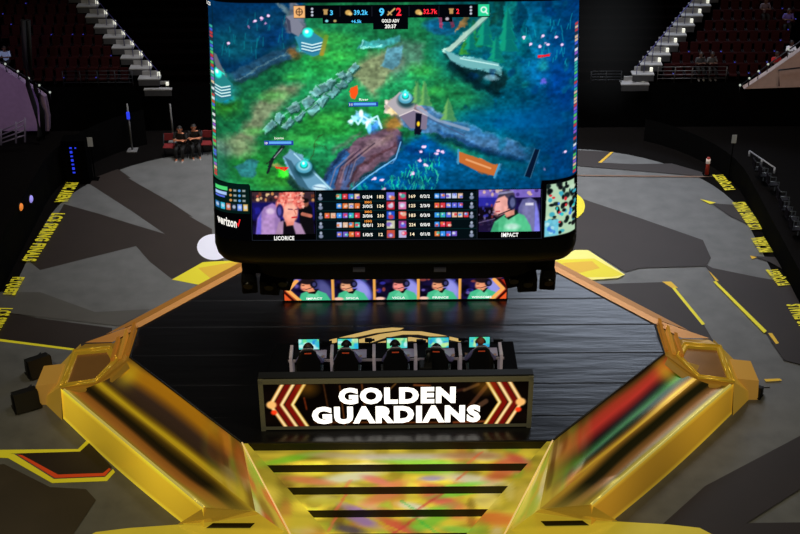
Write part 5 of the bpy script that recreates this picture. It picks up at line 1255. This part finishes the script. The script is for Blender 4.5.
# red bollard at the right floor edge
v = G(706.5, 175, 0); e = empty('bollard', (v.x, v.y, 0), 0, 'small red and white bollard at the right edge of the far floor', 'bollard')
MB().tube([(0, 0, .03), (0, 0, .75)], .07, rs=[.08, .06]).build('post', mat('bollard_red', (150, 40, 26), .6, emit=.1), e)
MB().tube([(0, 0, .5), (0, 0, .68)], .085).build('white_band', mat('bollard_white', (220, 200, 190), .6, emit=.2), e); MB().box((0, 0, .02), (.3, .3, .04), bev=.01).build('foot', mat('rack_black'), e)
# folding chairs and the seated pair
def fchair(px, py, label, m_, rz=pi):
    v = G(px, py, 0); e = empty('folding_chair', (v.x, v.y, 0), rz, label, 'chair')
    MB().box((0, 0, .44), (.44, .42, .04), bev=.015).build('seat', m_, e); MB().box((0, -.22, .74), (.44, .03, .3), bev=.012).build('backrest', m_, e)
    for s in (-1, 1): MB().tube([(s*.2, .2, 0), (s*.2, -.2, .9)], .014).build('leg', dsteel, e); MB().tube([(s*.2, -.24, 0), (s*.2, .14, .44)], .014).build('leg', dsteel, e)
    return v
redc = mat('chair_red', (120, 30, 34), .6, emit=.03); blk = mat('shirt_black', (18, 17, 18), .8)
ck1 = fchair(183, 156, 'dark folding chair under the left seated person by the videoboard', blk); ck2 = fchair(196, 154, 'dark folding chair under the right seated person by the videoboard', blk)
fchair(170, 156, 'red folding chair, empty, left of the seated pair', redc); fchair(208, 153, 'red folding chair right of the seated pair, beside the videoboard', redc)
for i, (v, lab) in enumerate(((ck1, 'person in black slumped on a folding chair, left of the pair beside the videoboard'), (ck2, 'person in black with bare folded arms, right of the pair beside the videoboard'))):
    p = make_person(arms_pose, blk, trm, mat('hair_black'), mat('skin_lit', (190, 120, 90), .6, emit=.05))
    p.location = (v.x, v.y-.03, -.06); p.rotation_euler.z = pi+(.2 if i else -.15); tag(p, lab, 'person')
# spectators
def spectator(px, py, Y, label, shirt, sk='skin'):
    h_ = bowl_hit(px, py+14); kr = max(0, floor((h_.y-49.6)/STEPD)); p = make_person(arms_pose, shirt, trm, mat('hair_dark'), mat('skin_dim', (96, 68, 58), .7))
    Yp = 49.6+kr*STEPD+.55; x = h_.x/h_.y*Yp
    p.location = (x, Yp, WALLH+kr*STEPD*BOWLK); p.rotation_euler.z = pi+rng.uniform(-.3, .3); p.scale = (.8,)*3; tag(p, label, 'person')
spectator(697, 72, 50.0, 'dim spectator in dark clothes in the lowest right row, left of a pair', mat('shirt_grey', (60, 60, 66), .8))
spectator(708, 74, 50.0, 'dim spectator in grey in the lowest right row, right of a pair', mat('shirt_grey2', (80, 80, 84), .8))
spectator(762, 12, 52.6, 'dim spectator seated alone high in the right red seats', mat('shirt_mauve', (92, 80, 92), .8))
spectator(785, 24, 52.0, 'spectator in a violet top leaning in the upper right seats', mat('shirt_violet', (96, 84, 170), .8))
spectator(787, 55, 49.75, 'spectator in a white top leaning on the right stairwell rail', mat('shirt_white', (226, 226, 236), .8, emit=.25))
spectator(773, 62, 49.75, 'spectator in red on the right stairwell rail, left of the white top', mat('shirt_red', (190, 40, 44), .8, emit=.06))
spectator(9, 61, 49.7, 'spectator in pale clothes at the left stairwell rail', mat('shirt_pale', (150, 170, 210), .8, emit=.15))
# row of chrome-framed chairs in the dark side stand on the right
def chrome_chair(px, py, lab):
    p = G(px, py+6, 0); z = -.012
    e = empty('chrome_chair', (p.x, p.y, z), pi/2, lab, 'chair', 'chairs in the dark right side stand')
    MB().box((0, 0, .4), (.4, .38, .05), bev=.015).build('seat', mat('seat_frame'), e); MB().box((0, .19, .64), (.4, .04, .32), bev=.015).build('backrest', mat('seat_frame'), e)
    for s in (-1, 1): MB().tube([(s*.21, -.18, 0), (s*.21, -.18, .56), (s*.21, .16, .58)], .02).build('arm_frame', mat('chrome_dim', (90, 94, 98), .3, metal=.8, emit=.12), e)  # faint glow painted in for glints on the frames
for i, (px, py) in enumerate(((757, 172), (763, 178), (771, 187), (781, 202), (784, 212), (790, 222), (794, 232))):
    chrome_chair(px, py, 'metal framed chair in the dark right side stand, %s from the far end' % ['first', 'second', 'third', 'fourth', 'fifth', 'sixth', 'seventh'][i])
rail('guard_rail', G(749, 156, 0), G(774, 173, 0), .22, 1, 3, 'short pale handrail in the dark right side stand', mat('rail_glint', (150, 150, 155), .4, emit=.1), .03)
# thick cables hanging at the left in front of the purple wall
for i, pts in enumerate([[(23, 20), (25, 60), (28, 85), (35, 108), (40, 135), (38, 160)], [(28, 20), (30, 70), (36, 90), (42, 112), (43, 160)]]):
    c_ = MB().tube([GY(x, min(y, 140), 48.3+.55*i) for x, y in pts], .1); tag(c_.build('hanging_cable', mat('cable_black', (6, 6, 7), .7)), 'thick black hanging cable before the purple wall, ' + ('outer left one' if i == 0 else 'right one nearer the railing'), 'cable')
# two small glows of unknown source, added as lamps on the left boards
for px, py, m_, lab in ((31, 199, mat('glow_violet', (150, 140, 230), .4, emit=.8), 'small violet glow added on the dark boards at the left floor edge'), (21, 207, mat('glow_orange', (230, 130, 50), .4, emit=.7), 'small orange glow added on the dark boards at the left floor edge')):
    d_ = ray(px, py); t = (-12.98-.15+.06)/d_.x; p = d_*t+Vector((0, 0, CAMZ))
    e = empty('marker_glow', tuple(p), 0, lab, 'lamp'); MB().sphere((0, 0, 0), (.07, .16, .13), seg=10).build('lens', m_, e); MB().box((-.04, 0, 0), (.05, .3, .26), bev=.01).build('added_holder', mat('rack_black2', (7, 7, 7), .8), e)
# faint haze beside the videoboard
hz = MB().sphere((0, 0, 0), (2.2, 2.2, 3.2), seg=24).build('haze', None or mat('haze_tmp'))
hz.location = GY(606, 34, 46); tag(hz, 'faint grey haze drifting beside the upper right of the videoboard', 'haze', kind='stuff')
hm = bpy.data.materials.new('stage_haze'); hm.use_nodes = True; nt = hm.node_tree; nt.nodes.clear()
vo = nt.nodes.new('ShaderNodeVolumePrincipled'); vo.inputs['Density'].default_value = .0003; vo.inputs['Color'].default_value = (.8, .8, .85, 1)
vo.inputs['Emission Color'].default_value = (.7, .75, .8, 1)
tc = nt.nodes.new('ShaderNodeTexCoord'); ln = nt.nodes.new('ShaderNodeVectorMath'); ln.operation = 'LENGTH'; dv = nt.nodes.new('ShaderNodeVectorMath'); dv.operation = 'DIVIDE'; dv.inputs[1].default_value = (2.2, 2.2, 3.2)
mr = nt.nodes.new('ShaderNodeMapRange'); mr.inputs['From Min'].default_value = 0; mr.inputs['From Max'].default_value = 1; mr.inputs['To Min'].default_value = .0045; mr.inputs['To Max'].default_value = 0
oo = nt.nodes.new('ShaderNodeOutputMaterial')
nt.links.new(tc.outputs['Object'], dv.inputs[0]); nt.links.new(dv.outputs[0], ln.inputs[0]); nt.links.new(ln.outputs['Value'], mr.inputs['Value']); nt.links.new(mr.outputs[0], vo.inputs['Emission Strength']); nt.links.new(vo.outputs[0], oo.inputs['Volume'])
hz.data.materials.clear(); hz.data.materials.append(hm)

# ================================================================== LIGHT
w = bpy.data.worlds.new('arena_dark'); sc.world = w; w.use_nodes = True
w.node_tree.nodes['Background'].inputs[0].default_value = (.5, .55, .7, 1); w.node_tree.nodes['Background'].inputs[1].default_value = .004
def area(name, loc, target, sx, sy, power, col, spread=180):
    l = bpy.data.lights.new(name, 'AREA'); l.shape = 'RECTANGLE'; l.size = sx; l.size_y = sy; l.spread = radians(spread); l.energy = power; l.color = col
    o = bpy.data.objects.new(name, l); C.objects.link(o); o.location = loc
    o.rotation_euler = (Vector(target)-Vector(loc)).to_track_quat('-Z', 'Y').to_euler(); return o
def spot(name, loc, target, power, ang, col, blend=.5, size=.3):
    l = bpy.data.lights.new(name, 'SPOT'); l.energy = power; l.spot_size = radians(ang); l.spot_blend = blend; l.color = col; l.shadow_soft_size = size
    o = bpy.data.objects.new(name, l); C.objects.link(o); o.location = loc
    o.rotation_euler = (Vector(target)-Vector(loc)).to_track_quat('-Z', 'Y').to_euler(); return o
area('house_wash', (0, 43, 29), (1.2, 44, 0), 14, 8, 2000, (1., .98, .95), 66)
area('far_bowl_glow', (11.5, 60, 15.5), (5, 32, 1), 10, 5, 1250, (.72, .82, 1.))
area('gold_key_left', (-12, 20, 20), (-7, 28, 1), 4, 3, 1200, (1., .85, .5))
area('gold_key_right', (12, 20, 20), (7, 28, 1), 4, 3, 900, (1., .85, .5))
spot('aisle_spot_right', (6, 34, 24), (11, 51.0, 3.0), 2400, 9, (1, .98, .95))
spot('aisle_spot_left', (-6, 34, 24), (-11, 51.0, 3.0), 2400, 9, (1, .98, .95))
spot('stairwell_spot_right', (20, 38, 10), (16, 49.3, 3.4), 900, 22, (1., .6, .5))
spot('stairwell_spot_left', (-16, 38, 9), (-15.8, 49.2, 2.6), 760, 26, (.72, .5, 1.))
spot('bowl_spot_right', (4, 30, 26), (13.5, 49.8, 4), 220, 18, (1, .85, .85))
spot('desk_spot', (0, 17, 15.5), (0, 29.8, 2), 1500, 24, (1, .95, .95))
